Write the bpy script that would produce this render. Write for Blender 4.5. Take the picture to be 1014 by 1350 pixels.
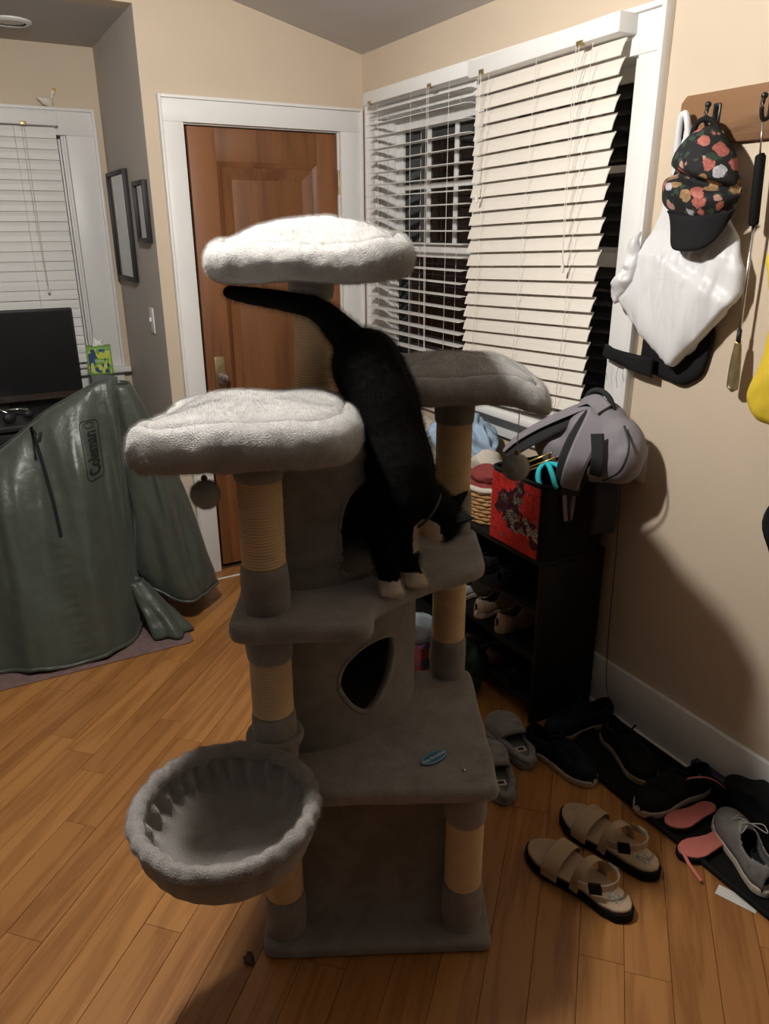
import bpy, bmesh, math, random
from mathutils import Vector, Matrix, noise
from mathutils.bvhtree import BVHTree

random.seed(7)
scene = bpy.context.scene
for o in list(bpy.data.objects):
    bpy.data.objects.remove(o)
COL = scene.collection
PI = math.pi

# ------------------------------------------------------------------ camera
cam_d = bpy.data.cameras.new('camera')
cam = bpy.data.objects.new('camera', cam_d)
COL.objects.link(cam)
cam_d.sensor_fit = 'HORIZONTAL'
cam_d.sensor_width = 36.0
cam_d.lens = 36.0 * 1001.14 / 1014.0
cam_d.clip_start = 0.02
PITCH, ROLL, YAW = 0.357315, -0.003361, 0.508183
_f = Vector((math.sin(YAW)*math.cos(PITCH), math.cos(YAW)*math.cos(PITCH), -math.sin(PITCH)))
_r = Vector((math.cos(YAW), -math.sin(YAW), 0))
_u = _r.cross(_f)
_r2 = _r*math.cos(ROLL) + _u*math.sin(ROLL)
_u2 = -_r*math.sin(ROLL) + _u*math.cos(ROLL)
cam.matrix_world = Matrix(((_r2.x, _u2.x, -_f.x, 0), (_r2.y, _u2.y, -_f.y, 0), (_r2.z, _u2.z, -_f.z, 1.63), (0, 0, 0, 1)))
scene.camera = cam

# ------------------------------------------------------------------ world (night outside) and exposure
world = bpy.data.worlds.new('night')
scene.world = world
world.use_nodes = True
world.node_tree.nodes['Background'].inputs[0].default_value = (0.012, 0.014, 0.02, 1)
world.node_tree.nodes['Background'].inputs[1].default_value = 0.4
vs = scene.view_settings
vs.view_transform = 'Standard'
vs.look = 'None'
vs.exposure = 0.0
vs.gamma = 1.0
vs.use_curve_mapping = False
BULB = Vector((0.26, 1.53, 2.32))     # the room's ceiling pendant, above the frame
BULB_STRENGTH = 1080.0
BULB_COLOR = (1.0, 0.965, 0.91)

# ------------------------------------------------------------------ materials
def new_mat(name):
    m = bpy.data.materials.new(name)
    m.use_nodes = True
    nt = m.node_tree
    b = nt.nodes['Principled BSDF']
    return m, nt, b

def _in(b, name, v):
    if name in b.inputs:
        b.inputs[name].default_value = v

def mat(name, col, rough=0.6, var=0.08, scale=8.0, bump=0.0, bscale=60.0, metal=0.0, sheen=0.0, spec=0.5, trans=0.0, alpha=1.0, col2=None, detail=4.0, bdist=0.002, stretch=None, coat=0.0):
    m, nt, b = new_mat(name)
    N = nt.nodes.new
    L = nt.links.new
    tc = N('ShaderNodeTexCoord')
    mp = N('ShaderNodeMapping')
    L(tc.outputs['Object'], mp.inputs[0])
    if stretch:
        mp.inputs['Scale'].default_value = stretch
    n = N('ShaderNodeTexNoise')
    n.inputs['Scale'].default_value = scale
    n.inputs['Detail'].default_value = detail
    L(mp.outputs[0], n.inputs['Vector'])
    r = N('ShaderNodeValToRGB')
    c2 = col2 if col2 else tuple(min(1, c*(1+var)) for c in col)
    c1 = tuple(c*(1-var) for c in col) if not col2 else col
    r.color_ramp.elements[0].position = 0.3
    r.color_ramp.elements[1].position = 0.7
    r.color_ramp.elements[0].color = (*c1, 1)
    r.color_ramp.elements[1].color = (*c2, 1)
    L(n.outputs[0], r.inputs[0])
    L(r.outputs[0], b.inputs['Base Color'])
    b.inputs['Roughness'].default_value = rough
    b.inputs['Metallic'].default_value = metal
    _in(b, 'Specular IOR Level', spec)
    _in(b, 'Sheen Weight', sheen)
    _in(b, 'Sheen Roughness', 0.45)
    _in(b, 'Transmission Weight', trans)
    _in(b, 'Coat Weight', coat)
    b.inputs['Alpha'].default_value = alpha
    if bump > 0:
        n2 = N('ShaderNodeTexNoise')
        n2.inputs['Scale'].default_value = bscale
        n2.inputs['Detail'].default_value = 3
        L(mp.outputs[0], n2.inputs['Vector'])
        bp = N('ShaderNodeBump')
        bp.inputs['Strength'].default_value = bump
        bp.inputs['Distance'].default_value = bdist
        L(n2.outputs[0], bp.inputs['Height'])
        L(bp.outputs[0], b.inputs['Normal'])
    return m

def plush(name, col, col2, fur=420.0):
    """short pile fabric: two scales of noise colour, strong fine bump, sheen"""
    m, nt, b = new_mat(name)
    N = nt.nodes.new
    L = nt.links.new
    tc = N('ShaderNodeTexCoord')
    n = N('ShaderNodeTexNoise'); n.inputs['Scale'].default_value = 14; n.inputs['Detail'].default_value = 5; n.inputs['Distortion'].default_value = 0.8
    f = N('ShaderNodeTexNoise'); f.inputs['Scale'].default_value = fur; f.inputs['Detail'].default_value = 2
    L(tc.outputs['Object'], n.inputs['Vector']); L(tc.outputs['Object'], f.inputs['Vector'])
    r = N('ShaderNodeValToRGB')
    r.color_ramp.elements[0].position = 0.33; r.color_ramp.elements[1].position = 0.68
    r.color_ramp.elements[0].color = (*col, 1); r.color_ramp.elements[1].color = (*col2, 1)
    L(n.outputs[0], r.inputs[0])
    mx = N('ShaderNodeMixRGB'); mx.blend_type = 'MULTIPLY'; mx.inputs[0].default_value = 0.35
    fr = N('ShaderNodeValToRGB')
    fr.color_ramp.elements[0].position = 0.3; fr.color_ramp.elements[1].position = 0.65
    fr.color_ramp.elements[0].color = (0.45, 0.45, 0.45, 1)
    L(f.outputs[0], fr.inputs[0]); L(r.outputs[0], mx.inputs[1]); L(fr.outputs[0], mx.inputs[2])
    L(mx.outputs[0], b.inputs['Base Color'])
    b.inputs['Roughness'].default_value = 0.85
    _in(b, 'Specular IOR Level', 0.2)
    _in(b, 'Sheen Weight', 0.5); _in(b, 'Sheen Roughness', 0.4)
    ad = N('ShaderNodeMath'); ad.operation = 'ADD'
    sc = N('ShaderNodeMath'); sc.operation = 'MULTIPLY'; sc.inputs[1].default_value = 1.2
    L(n.outputs[0], sc.inputs[0]); L(sc.outputs[0], ad.inputs[0]); L(f.outputs[0], ad.inputs[1])
    bp = N('ShaderNodeBump'); bp.inputs['Strength'].default_value = 0.8; bp.inputs['Distance'].default_value = 0.004
    L(ad.outputs[0], bp.inputs['Height']); L(bp.outputs[0], b.inputs['Normal'])
    return m

def wood(name, dark, light, scale=1.0, rough=0.4, per_object=False, axis='X', ring=9.0, obj_range=None):
    """grain running along the object's own axis; optional per-object tone"""
    m, nt, b = new_mat(name)
    N = nt.nodes.new
    L = nt.links.new
    tc = N('ShaderNodeTexCoord'); mp = N('ShaderNodeMapping')
    L(tc.outputs['Object'], mp.inputs[0])
    s = {'X': (0.55, 7, 7), 'Y': (7, 0.55, 7), 'Z': (7, 7, 0.55)}[axis]
    mp.inputs['Scale'].default_value = tuple(k*scale for k in s)
    oi = N('ShaderNodeObjectInfo')
    n = N('ShaderNodeTexNoise'); n.noise_dimensions = '4D'; n.inputs['Scale'].default_value = 2.2; n.inputs['Detail'].default_value = 6; n.inputs['Distortion'].default_value = 0.6
    mw = N('ShaderNodeMath'); mw.operation = 'MULTIPLY'; mw.inputs[1].default_value = 57.0
    L(oi.outputs['Random'], mw.inputs[0]); L(mw.outputs[0], n.inputs['W']); L(mp.outputs[0], n.inputs['Vector'])
    # ring bands from the same noise
    mm = N('ShaderNodeMath'); mm.operation = 'MULTIPLY'; mm.inputs[1].default_value = ring
    fr = N('ShaderNodeMath'); fr.operation = 'PINGPONG'; fr.inputs[1].default_value = 1.0
    L(n.outputs[0], mm.inputs[0]); L(mm.outputs[0], fr.inputs[0])
    fine = N('ShaderNodeTexNoise'); fine.inputs['Scale'].default_value = 14; fine.inputs['Detail'].default_value = 3
    mp2 = N('ShaderNodeMapping'); mp2.inputs['Scale'].default_value = tuple(k*scale*(1 if k < 1 else 2.5) for k in s)
    L(tc.outputs['Object'], mp2.inputs[0]); L(mp2.outputs[0], fine.inputs['Vector'])
    mixv = N('ShaderNodeMixRGB'); mixv.inputs[0].default_value = 0.45
    L(fr.outputs[0], mixv.inputs[1]); L(fine.outputs[0], mixv.inputs[2])
    r = N('ShaderNodeValToRGB')
    r.color_ramp.elements[0].position = 0.12; r.color_ramp.elements[1].position = 0.62
    r.color_ramp.elements[0].color = (*dark, 1); r.color_ramp.elements[1].color = (*light, 1)
    L(mixv.outputs[0], r.inputs[0])
    out = r.outputs[0]
    if per_object:
        tr = N('ShaderNodeValToRGB'); L(oi.outputs['Random'], tr.inputs[0])
        lo, hi = obj_range or ((0.80, 0.76, 0.73), (1.04, 1.03, 1.0))
        tr.color_ramp.elements[0].color = (*lo, 1); tr.color_ramp.elements[1].color = (*hi, 1)
        e = tr.color_ramp.elements.new(0.35); e.color = (0.9, 0.86, 0.82, 1)
        mu = N('ShaderNodeMixRGB'); mu.blend_type = 'MULTIPLY'; mu.inputs[0].default_value = 1.0
        L(out, mu.inputs[1]); L(tr.outputs[0], mu.inputs[2]); out = mu.outputs[0]
    L(out, b.inputs['Base Color'])
    b.inputs['Roughness'].default_value = rough
    bp = N('ShaderNodeBump'); bp.inputs['Strength'].default_value = 0.15; bp.inputs['Distance'].default_value = 0.001
    L(mixv.outputs[0], bp.inputs['Height']); L(bp.outputs[0], b.inputs['Normal'])
    return m

M = {}
M['wall'] = mat('wall_paint', (0.63, 0.52, 0.395), 0.7, 0.03, 3, 0.12, 220, bdist=0.001, spec=0.3)
M['taupe'] = mat('taupe_paint', (0.55, 0.50, 0.455), 0.7, 0.03, 3, 0.1, 220, bdist=0.001, spec=0.3)
M['dimwall'] = mat('bounce_cut_paint', (0.27, 0.245, 0.22), 0.7, 0.03, 3, spec=0.3)  # darker colour for the unseen walls, added to cut bounced light
M['ceil'] = mat('ceiling_paint', (0.52, 0.495, 0.47), 0.8, 0.02, 2, 0.1, 150, bdist=0.001, spec=0.2)
M['white'] = mat('white_trim', (0.80, 0.79, 0.77), 0.4, 0.02, 6, 0.05, 40)
M['slat'] = mat('slat_ivory', (0.78, 0.73, 0.65), 0.45, 0.03, 6)
M['slatwhite'] = mat('slat_white', (0.76, 0.75, 0.72), 0.45, 0.03, 6)
M['cord'] = mat('cord_white', (0.75, 0.72, 0.66), 0.7, 0.05)
M['floor'] = wood('oak_floor', (0.275, 0.112, 0.029), (0.42, 0.195, 0.058), 1.0, 0.40, True)
M['floorbase'] = mat('floor_joint', (0.10, 0.045, 0.018), 0.6, 0.1)
M['door'] = wood('stained_door', (0.130, 0.047, 0.016), (0.245, 0.102, 0.037), 0.6, 0.5, True, 'Z', 5.0, ((0.75, 0.72, 0.7), (1.05, 1.0, 1.0)))
M['rack'] = wood('rack_wood', (0.14, 0.065, 0.028), (0.25, 0.13, 0.06), 1.0, 0.55, False, 'Y', 6.0)
M['brass'] = mat('aged_brass', (0.42, 0.33, 0.17), 0.4, 0.2, 40, metal=0.9)
M['chrome'] = mat('steel', (0.62, 0.62, 0.62), 0.25, 0.05, metal=1.0)
M['plush'] = plush('grey_plush_shaded', (0.25, 0.228, 0.21), (0.345, 0.32, 0.30))  # tree plush, darkened to deepen the shaded lower part
M['plush_lit'] = plush('grey_plush_lit', (0.37, 0.355, 0.335), (0.46, 0.445, 0.425))  # the same plush lightened, so the perches look more strongly lit
M['sisal'] = mat('sisal_rope', (0.72, 0.52, 0.31), 0.9, 0.07, 25, 0.5, 500, spec=0.1)
M['catblack'] = mat('black_fur', (0.0042, 0.004, 0.0039), 0.85, 0.25, 60, 0.8, 380, spec=0.1, bdist=0.003)
M['catwhite'] = mat('white_fur', (0.66, 0.58, 0.50), 0.8, 0.08, 60, 0.7, 380, spec=0.2, bdist=0.003)
M['black'] = mat('black_matte', (0.012, 0.012, 0.013), 0.55, 0.2, 20, 0.1, 80)
M['blackcloth'] = mat('black_cloth', (0.010, 0.010, 0.011), 0.9, 0.25, 20, 0.4, 220, spec=0.25)
M['blackwood'] = mat('black_laminate', (0.0045, 0.0042, 0.004), 0.6, 0.2, 10, spec=0.3)
M['blackmetal'] = mat('black_metal', (0.012, 0.012, 0.013), 0.35, 0.1, 10)
M['rubber'] = mat('black_rubber', (0.006, 0.006, 0.006), 0.75, 0.15, 30, 0.3, 200, spec=0.15)
M['glass'] = None
m, nt, b = new_mat('night_glass')
b.inputs['Base Color'].default_value = (0.02, 0.022, 0.025, 1); b.inputs['Roughness'].default_value = 0.03
_in(b, 'Transmission Weight', 0.85); b.inputs['IOR'].default_value = 1.45
M['glass'] = m
m, nt, b = new_mat('lamp_glow')
b.inputs['Base Color'].default_value = (1, 1, 1, 1)
b.inputs['Emission Color'].default_value = (*BULB_COLOR, 1)
b.inputs['Emission Strength'].default_value = BULB_STRENGTH
M['bulb'] = m

# ------------------------------------------------------------------ mesh helpers
def link(name, me, material=None, parent=None, loc=None, rot=None, smooth=True, kind=None, label=None, cat=None, group=None):
    if isinstance(me, bmesh.types.BMesh):
        bm = me
        me = bpy.data.meshes.new(name)
        bm.to_mesh(me); bm.free()
    o = bpy.data.objects.new(name, me)
    COL.objects.link(o)
    if material is not None and len(me.materials) == 0:
        me.materials.append(material)
    if smooth is True:
        for p in me.polygons:
            p.use_smooth = True
    elif smooth == 'auto':
        for p in me.polygons:
            p.use_smooth = True
        try:
            me.set_sharp_from_angle(angle=math.radians(35))
        except Exception:
            pass
    if parent is not None:
        o.parent = parent
    if loc is not None:
        o.location = loc
    if rot is not None:
        o.rotation_euler = rot
    tag(o, label, cat, group, kind)
    return o

def tag(o, label=None, cat=None, group=None, kind=None):
    if label: o['label'] = label
    if cat: o['category'] = cat
    if group: o['group'] = group
    if kind: o['kind'] = kind
    return o

def empty(name, loc=(0, 0, 0), rz=0, label=None, cat=None, group=None, kind=None):
    o = bpy.data.objects.new(name, None)
    COL.objects.link(o)
    o.location = loc
    o.rotation_euler = (0, 0, rz)
    o.empty_display_size = 0.05
    return tag(o, label, cat, group, kind)

def copy_tree(o, parent=None):
    c = o.copy()
    COL.objects.link(c)
    c.parent = parent
    for ch in list(o.children):
        copy_tree(ch, c)
    return c

def bm_box(bm, x0, x1, y0, y1, z0, z1, bevel=0.0, seg=2, mtx=None):
    r = bmesh.ops.create_cube(bm, size=1.0)
    vs_ = r['verts']
    for v in vs_:
        v.co = Vector(((x0+x1)/2 + v.co.x*(x1-x0), (y0+y1)/2 + v.co.y*(y1-y0), (z0+z1)/2 + v.co.z*(z1-z0)))
    if bevel > 0:
        es = list({e for v in vs_ for e in v.link_edges})
        r2 = bmesh.ops.bevel(bm, geom=es, offset=bevel, segments=seg, profile=0.5, affect='EDGES')
        vs_ = list({v for f in r2['faces'] for v in f.verts} | {v for v in vs_ if v.is_valid})
    if mtx is not None:
        for v in vs_:
            if v.is_valid:
                v.co = mtx @ v.co
    return vs_

def box(name, x0, x1, y0, y1, z0, z1, material, parent=None, bevel=0.0, **kw):
    bm = bmesh.new()
    bm_box(bm, x0, x1, y0, y1, z0, z1, bevel)
    return link(name, bm, material, parent, smooth=kw.pop('smooth', 'auto'), **kw)

def grid_mesh(bm, rows, close_u=False, close_v=False, cap0=False, cap1=False):
    """rows: list of lists of points"""
    V = [[bm.verts.new(p) for p in r] for r in rows]
    nu, nv = len(V), len(V[0])
    for i in range(nu if close_u else nu-1):
        for j in range(nv if close_v else nv-1):
            a, b_, c, d = V[i][j], V[i][(j+1) % nv], V[(i+1) % nu][(j+1) % nv], V[(i+1) % nu][j]
            try:
                bm.faces.new((a, b_, c, d))
            except ValueError:
                pass
    if cap0:
        try: bm.faces.new(list(reversed(V[0])))
        except ValueError: pass
    if cap1:
        try: bm.faces.new(V[-1])
        except ValueError: pass
    return V

def fix(bm):
    bmesh.ops.remove_doubles(bm, verts=bm.verts, dist=1e-6)
    bmesh.ops.recalc_face_normals(bm, faces=bm.faces)
    return bm

def thicken(bm, t):
    bmesh.ops.remove_doubles(bm, verts=bm.verts, dist=1e-6)
    bmesh.ops.dissolve_degenerate(bm, edges=bm.edges, dist=1e-7)
    bmesh.ops.recalc_face_normals(bm, faces=bm.faces)
    bm.normal_update()
    old = list(bm.verts); faces = list(bm.faces)
    bound = [e for e in bm.edges if len(e.link_faces) == 1]
    nw = {v: bm.verts.new(v.co - v.normal*t) for v in old}
    for f in faces:
        try: bm.faces.new([nw[v] for v in reversed(f.verts)])
        except ValueError: pass
    for e in bound:
        a, b_ = e.verts
        try: bm.faces.new((a, b_, nw[b_], nw[a]))
        except ValueError: pass
    bmesh.ops.recalc_face_normals(bm, faces=bm.faces)

def catmull(pts, n=8, closed=False):
    P = [Vector(p) for p in pts]
    out = []
    m = len(P)
    rng = range(m if closed else m-1)
    for i in rng:
        p0 = P[(i-1) % m] if (closed or i > 0) else P[0]*2 - P[1]
        p1 = P[i]; p2 = P[(i+1) % m]
        p3 = P[(i+2) % m] if (closed or i+2 < m) else P[-1]*2 - P[-2]
        for k in range(n):
            t = k/n
            out.append(0.5*((2*p1) + (p2-p0)*t + (2*p0-5*p1+4*p2-p3)*t*t + (3*p1-p0-3*p2+p3)*t**3))
    if not closed:
        out.append(P[-1].copy())
    return out

def frames(path, up=Vector((0, 0, 1))):
    out = []
    for i, p in enumerate(path):
        t = (path[min(i+1, len(path)-1)] - path[max(i-1, 0)]).normalized()
        s = t.cross(up)
        if s.length < 1e-3:
            s = t.cross(Vector((0, 1, 0)))
        s.normalize()
        out.append((t, s, s.cross(t)))
    return out

def bm_tube(bm, path, r, seg=8, closed=False, caps=True):
    path = [Vector(p) for p in path]
    rr = r if callable(r) else (lambda t: r)
    fr = frames(path)
    if closed:
        n = len(path)
        fr = []
        for i in range(n):
            t = (path[(i+1) % n] - path[i-1]).normalized()
            s = t.cross(Vector((0, 0, 1)))
            if s.length < 1e-3: s = t.cross(Vector((0, 1, 0)))
            s.normalize(); fr.append((t, s, s.cross(t)))
    rows = []
    for i, p in enumerate(path):
        t, s, u = fr[i]
        R_ = rr(i/max(1, len(path)-1))
        rows.append([p + s*(R_*math.cos(2*PI*k/seg)) + u*(R_*math.sin(2*PI*k/seg)) for k in range(seg)])
    grid_mesh(bm, rows, close_u=closed, close_v=True, cap0=caps and not closed, cap1=caps and not closed)

def tube(name, path, r, material, parent=None, seg=8, closed=False, **kw):
    bm = bmesh.new()
    bm_tube(bm, path, r, seg, closed)
    fix(bm)
    return link(name, bm, material, parent, **kw)

def bm_band(bm, path, normals, w, th, widthf=None):
    """flat strap: path of points, surface normals, width w, thickness th"""
    path = [Vector(p) for p in path]
    rows = []
    for i, p in enumerate(path):
        t = (path[min(i+1, len(path)-1)] - path[max(i-1, 0)]).normalized()
        n = Vector(normals[i] if isinstance(normals, list) else normals)
        n = (n - t*n.dot(t)).normalized()
        s = t.cross(n)
        ww = (w if widthf is None else w*widthf(i/(len(path)-1)))/2
        e = min(ww*0.3, th*0.7)
        rows.append([p + s*ww, p + s*(ww-e) + n*th/2, p - s*(ww-e) + n*th/2, p - s*ww, p - s*(ww-e) - n*th/2, p + s*(ww-e) - n*th/2])
    grid_mesh(bm, rows, close_v=True, cap0=True, cap1=True)

def band(name, path, normals, w, th, material, parent=None, widthf=None, **kw):
    bm = bmesh.new()
    bm_band(bm, path, normals, w, th, widthf)
    fix(bm)
    return link(name, bm, material, parent, smooth='auto', **kw)

def bm_lathe(bm, prof, seg=32, c=(0, 0)):
    rows = []
    for k in range(seg):
        a = 2*PI*k/seg
        rows.append([Vector((c[0]+r*math.cos(a), c[1]+r*math.sin(a), z)) for r, z in prof])
    grid_mesh(bm, rows, close_u=True)

def lathe(name, prof, material, parent=None, seg=32, c=(0, 0), smooth='auto', **kw):
    bm = bmesh.new()
    bm_lathe(bm, prof, seg, c)
    fix(bm)
    return link(name, bm, material, parent, smooth=smooth, **kw)

def bm_prism(bm, poly, axis, a0, a1):
    """poly in the two other axes (order x,y,z without axis) extruded from a0 to a1"""
    def P(p, a):
        if axis == 'x': return Vector((a, p[0], p[1]))
        if axis == 'y': return Vector((p[0], a, p[1]))
        return Vector((p[0], p[1], a))
    A = [bm.verts.new(P(p, a0)) for p in poly]
    B = [bm.verts.new(P(p, a1)) for p in poly]
    n = len(poly)
    fs = [bm.faces.new(A), bm.faces.new(list(reversed(B)))]
    for i in range(n):
        fs.append(bm.faces.new((A[i], B[i], B[(i+1) % n], A[(i+1) % n])))
    return A + B

def prism(name, poly, axis, a0, a1, material, parent=None, bevel=0.0, smooth='auto', **kw):
    bm = bmesh.new()
    bm_prism(bm, poly, axis, a0, a1)
    bmesh.ops.recalc_face_normals(bm, faces=bm.faces)
    if bevel:
        bmesh.ops.bevel(bm, geom=list(bm.edges), offset=bevel, segments=2, profile=0.5, affect='EDGES')
    return link(name, bm, material, parent, smooth=smooth, **kw)

def round_poly(pts, r, n=6):
    """round every corner of a 2-D polygon; r number or list"""
    out = []
    m = len(pts)
    for i in range(m):
        p = Vector(pts[i]).to_2d(); a = Vector(pts[i-1]).to_2d(); c = Vector(pts[(i+1) % m]).to_2d()
        rr = r[i] if isinstance(r, (list, tuple)) else r
        d1 = (a-p); d2 = (c-p)
        k = min(rr, d1.length*0.48, d2.length*0.48)
        s = p + d1.normalized()*k; e = p + d2.normalized()*k
        for j in range(n+1):
            t = j/n
            out.append(s*(1-t)**2 + p*2*t*(1-t) + e*t*t)
    return out

def resample(poly, n):
    m = len(poly)
    L_ = [0]
    for i in range(m):
        L_.append(L_[-1] + (poly[(i+1) % m]-poly[i]).length)
    T = L_[-1]
    out = []
    j = 0
    for k in range(n):
        s = T*k/n
        while L_[j+1] < s: j += 1
        d = L_[j+1]-L_[j]
        t = 0 if d == 0 else (s-L_[j])/d
        out.append(poly[j].lerp(poly[(j+1) % m], t))
    return out

def offset_poly(poly, d):
    """positive d moves inward for counter-clockwise polygons"""
    m = len(poly)
    out = []
    for i in range(m):
        t = (poly[(i+1) % m] - poly[i-1])
        if t.length < 1e-9: t = Vector((1, 0))
        t.normalize()
        out.append(poly[i] + Vector((-t.y, t.x))*d)
    return out

def fbm(p, s=1.0, o=3):
    return noise.fractal(Vector(p)*s, 1.0, 2.0, o)

def pad_mesh(poly, z0, z1, r, wob=0.0, ws=20.0, n=160, inner=6, dome=0.0):
    """upholstered board: rounded edge, slightly uneven"""
    poly = resample(poly, n)
    c = sum(poly, Vector((0, 0)))/n
    bm = bmesh.new()
    rows = []
    K = 5
    prof = []
    for k in range(K+1):
        a = PI/2*k/K
        prof.append((r*(1-math.sin(a)), z0 + r*(1-math.cos(a))))
    prof = [(r*(1-math.sin(PI/2*k/K)), z0 + r - r*math.cos(PI/2*k/K)) for k in range(K+1)]
    prof += [(r*(1-math.cos(PI/2*k/K)), z1 - r + r*math.sin(PI/2*k/K)) for k in range(K+1)]
    for d, z in prof:
        q = offset_poly(poly, d)
        rows.append([Vector((p.x, p.y, z)) for p in q])
    base = offset_poly(poly, r)
    top = []
    for k in range(1, inner+1):
        s = 1 - k/(inner+0.001)
        top.append([Vector((c.x+(p.x-c.x)*s, c.y+(p.y-c.y)*s, z1 + dome*(1-s*s))) for p in base])
    bot = [[Vector((c.x+(p.x-c.x)*s, c.y+(p.y-c.y)*s, z0)) for p in base] for s in (0.001, 0.5)]
    rows = bot + rows + top
    for rw in rows:
        for v in rw:
            if wob:
                v.z += fbm(v, ws)*wob*0.6
                v.x += noise.noise(v*ws+Vector((7, 0, 0)))*wob; v.y += noise.noise(v*ws+Vector((0, 9, 0)))*wob
    grid_mesh(bm, rows, close_v=True, cap0=True, cap1=True)
    fix(bm)
    return bm

def pillow_mesh(outline, th_front, th_back, plane='yz', origin=0.0, n=96, rings=18, wrinkle=0.0, wscale=12.0, power=0.5, stretch=(1, 1, 1), centre=None):
    """puffed body grown from an outline; plane 'yz' -> depth along -x/+x, 'xz' -> depth along y"""
    poly = resample([Vector(p) for p in outline], n)
    c = Vector(centre) if centre else sum(poly, Vector((0, 0)))/n
    bm = bmesh.new()
    def P(p, d):
        return Vector((origin+d, p.x, p.y)) if plane == 'yz' else (Vector((p.x, origin+d, p.y)) if plane == 'xz' else Vector((p.x, p.y, origin+d)))
    rows = []
    for side, th in ((-1, th_front), (1, th_back)):
        seq = [k/rings for k in range(rings+1)]
        rr = []
        for s in seq:
            t = max(0.0, 1 - s**2.4)**power
            rr.append([P(c + (p-c)*max(s, 0.002), side*th*t) for p in poly])
        if side == 1:
            rr = list(reversed(rr))[1:]
        rows += rr
    for rw in rows:
        for v in rw:
            if wrinkle:
                q = Vector((v.x*stretch[0], v.y*stretch[1], v.z*stretch[2]))
                d = fbm(q, wscale, 4)*wrinkle
                a = noise.noise_vector(q*wscale*0.7)*wrinkle*0.5
                v += a
                if plane == 'yz': v.x += d
                elif plane == 'xz': v.y += d
                else: v.z += d
    grid_mesh(bm, rows, close_v=True, cap0=True, cap1=True)
    fix(bm)
    return bm

def bm_capsule(bm, a, b_, ra, rb, seg=14):
    a = Vector(a); b_ = Vector(b_)
    d = (b_-a)
    L_ = d.length
    if L_ < 1e-6:
        d = Vector((0, 0, 1)); L_ = 1e-6
    d.normalize()
    s = d.orthogonal().normalized(); u = d.cross(s)
    rows = []
    K = 6
    for k in range(K+1):
        t = PI/2*(1-k/K)
        rows.append((a - d*(ra*math.sin(t)), max(1e-4, ra*math.cos(t))))
    for k in range(K+1):
        t = PI/2*k/K
        rows.append((b_ + d*(rb*math.sin(t)), max(1e-4, rb*math.cos(t))))
    grid_mesh(bm, [[c + s*(r*math.cos(2*PI*j/seg)) + u*(r*math.sin(2*PI*j/seg)) for j in range(seg)] for c, r in rows], close_v=True, cap0=True, cap1=True)

def bm_ellipsoid(bm, c, rad, rot=None, seg=20):
    r = bmesh.ops.create_uvsphere(bm, u_segments=seg, v_segments=seg//2+2, radius=1.0)
    mt = Matrix.Translation(Vector(c)) @ (rot.to_4x4() if rot is not None else Matrix.Identity(4)) @ Matrix.Diagonal((*rad, 1))
    for v in r['verts']:
        v.co = mt @ v.co

def remesh(bm, voxel=0.005, smooth_it=6, fac=0.5):
    """one continuous skin over overlapping volumes"""
    bmesh.ops.recalc_face_normals(bm, faces=bm.faces)
    me = bpy.data.meshes.new('tmp')
    bm.to_mesh(me); bm.free()
    o = bpy.data.objects.new('tmp', me)
    COL.objects.link(o)
    md = o.modifiers.new('r', 'REMESH'); md.mode = 'VOXEL'; md.voxel_size = voxel; md.adaptivity = 0
    if smooth_it:
        s = o.modifiers.new('s', 'SMOOTH'); s.factor = fac; s.iterations = smooth_it
    dg = bpy.context.evaluated_depsgraph_get()
    out = bpy.data.meshes.new_from_object(o.evaluated_get(dg))
    bpy.data.objects.remove(o)
    bpy.data.meshes.remove(me)
    return out

def cut(bm, cutters):
    """boolean difference, returns mesh"""
    bmesh.ops.recalc_face_normals(bm, faces=bm.faces)
    me = bpy.data.meshes.new('tmp'); bm.to_mesh(me); bm.free()
    o = bpy.data.objects.new('tmp', me); COL.objects.link(o)
    tmp = []
    for cb in cutters:
        bmesh.ops.recalc_face_normals(cb, faces=cb.faces)
        cm = bpy.data.meshes.new('tmpc'); cb.to_mesh(cm); cb.free()
        c = bpy.data.objects.new('tmpc', cm); COL.objects.link(c); tmp.append(c)
        md = o.modifiers.new('b', 'BOOLEAN'); md.operation = 'DIFFERENCE'; md.object = c; md.solver = 'EXACT'
    dg = bpy.context.evaluated_depsgraph_get()
    out = bpy.data.meshes.new_from_object(o.evaluated_get(dg))
    bpy.data.objects.remove(o)
    for c in tmp: bpy.data.objects.remove(c)
    return out

def fur(o, count, length, rad=0.00022, slot=1, vgroup=None, rough=0.35, seed=1):
    md = o.modifiers.new('fur', 'PARTICLE_SYSTEM')
    ps = md.particle_system
    st = ps.settings
    st.type = 'HAIR'; st.count = count; st.hair_length = length; st.hair_step = 3
    st.display_step = 2; st.render_step = 2
    st.use_advanced_hair = True
    st.brownian_factor = 0.0
    st.factor_random = length*0.10
    st.normal_factor = length*0.2
    st.root_radius = rad*1000; st.tip_radius = rad*300; st.radius_scale = 0.001
    st.material = slot
    ps.seed = seed
    if vgroup: ps.vertex_group_density = vgroup
    return ps

def text_mesh(s, size, depth=0.0006, align='CENTER', bold=0.0):
    cu = bpy.data.curves.new('txt', 'FONT')
    cu.body = s; cu.size = size; cu.extrude = depth; cu.offset = bold; cu.align_x = align; cu.align_y = 'CENTER'
    cu.resolution_u = 3
    o = bpy.data.objects.new('txt', cu); COL.objects.link(o)
    dg = bpy.context.evaluated_depsgraph_get()
    me = bpy.data.meshes.new_from_object(o.evaluated_get(dg))
    bpy.data.objects.remove(o)
    return me

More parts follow.
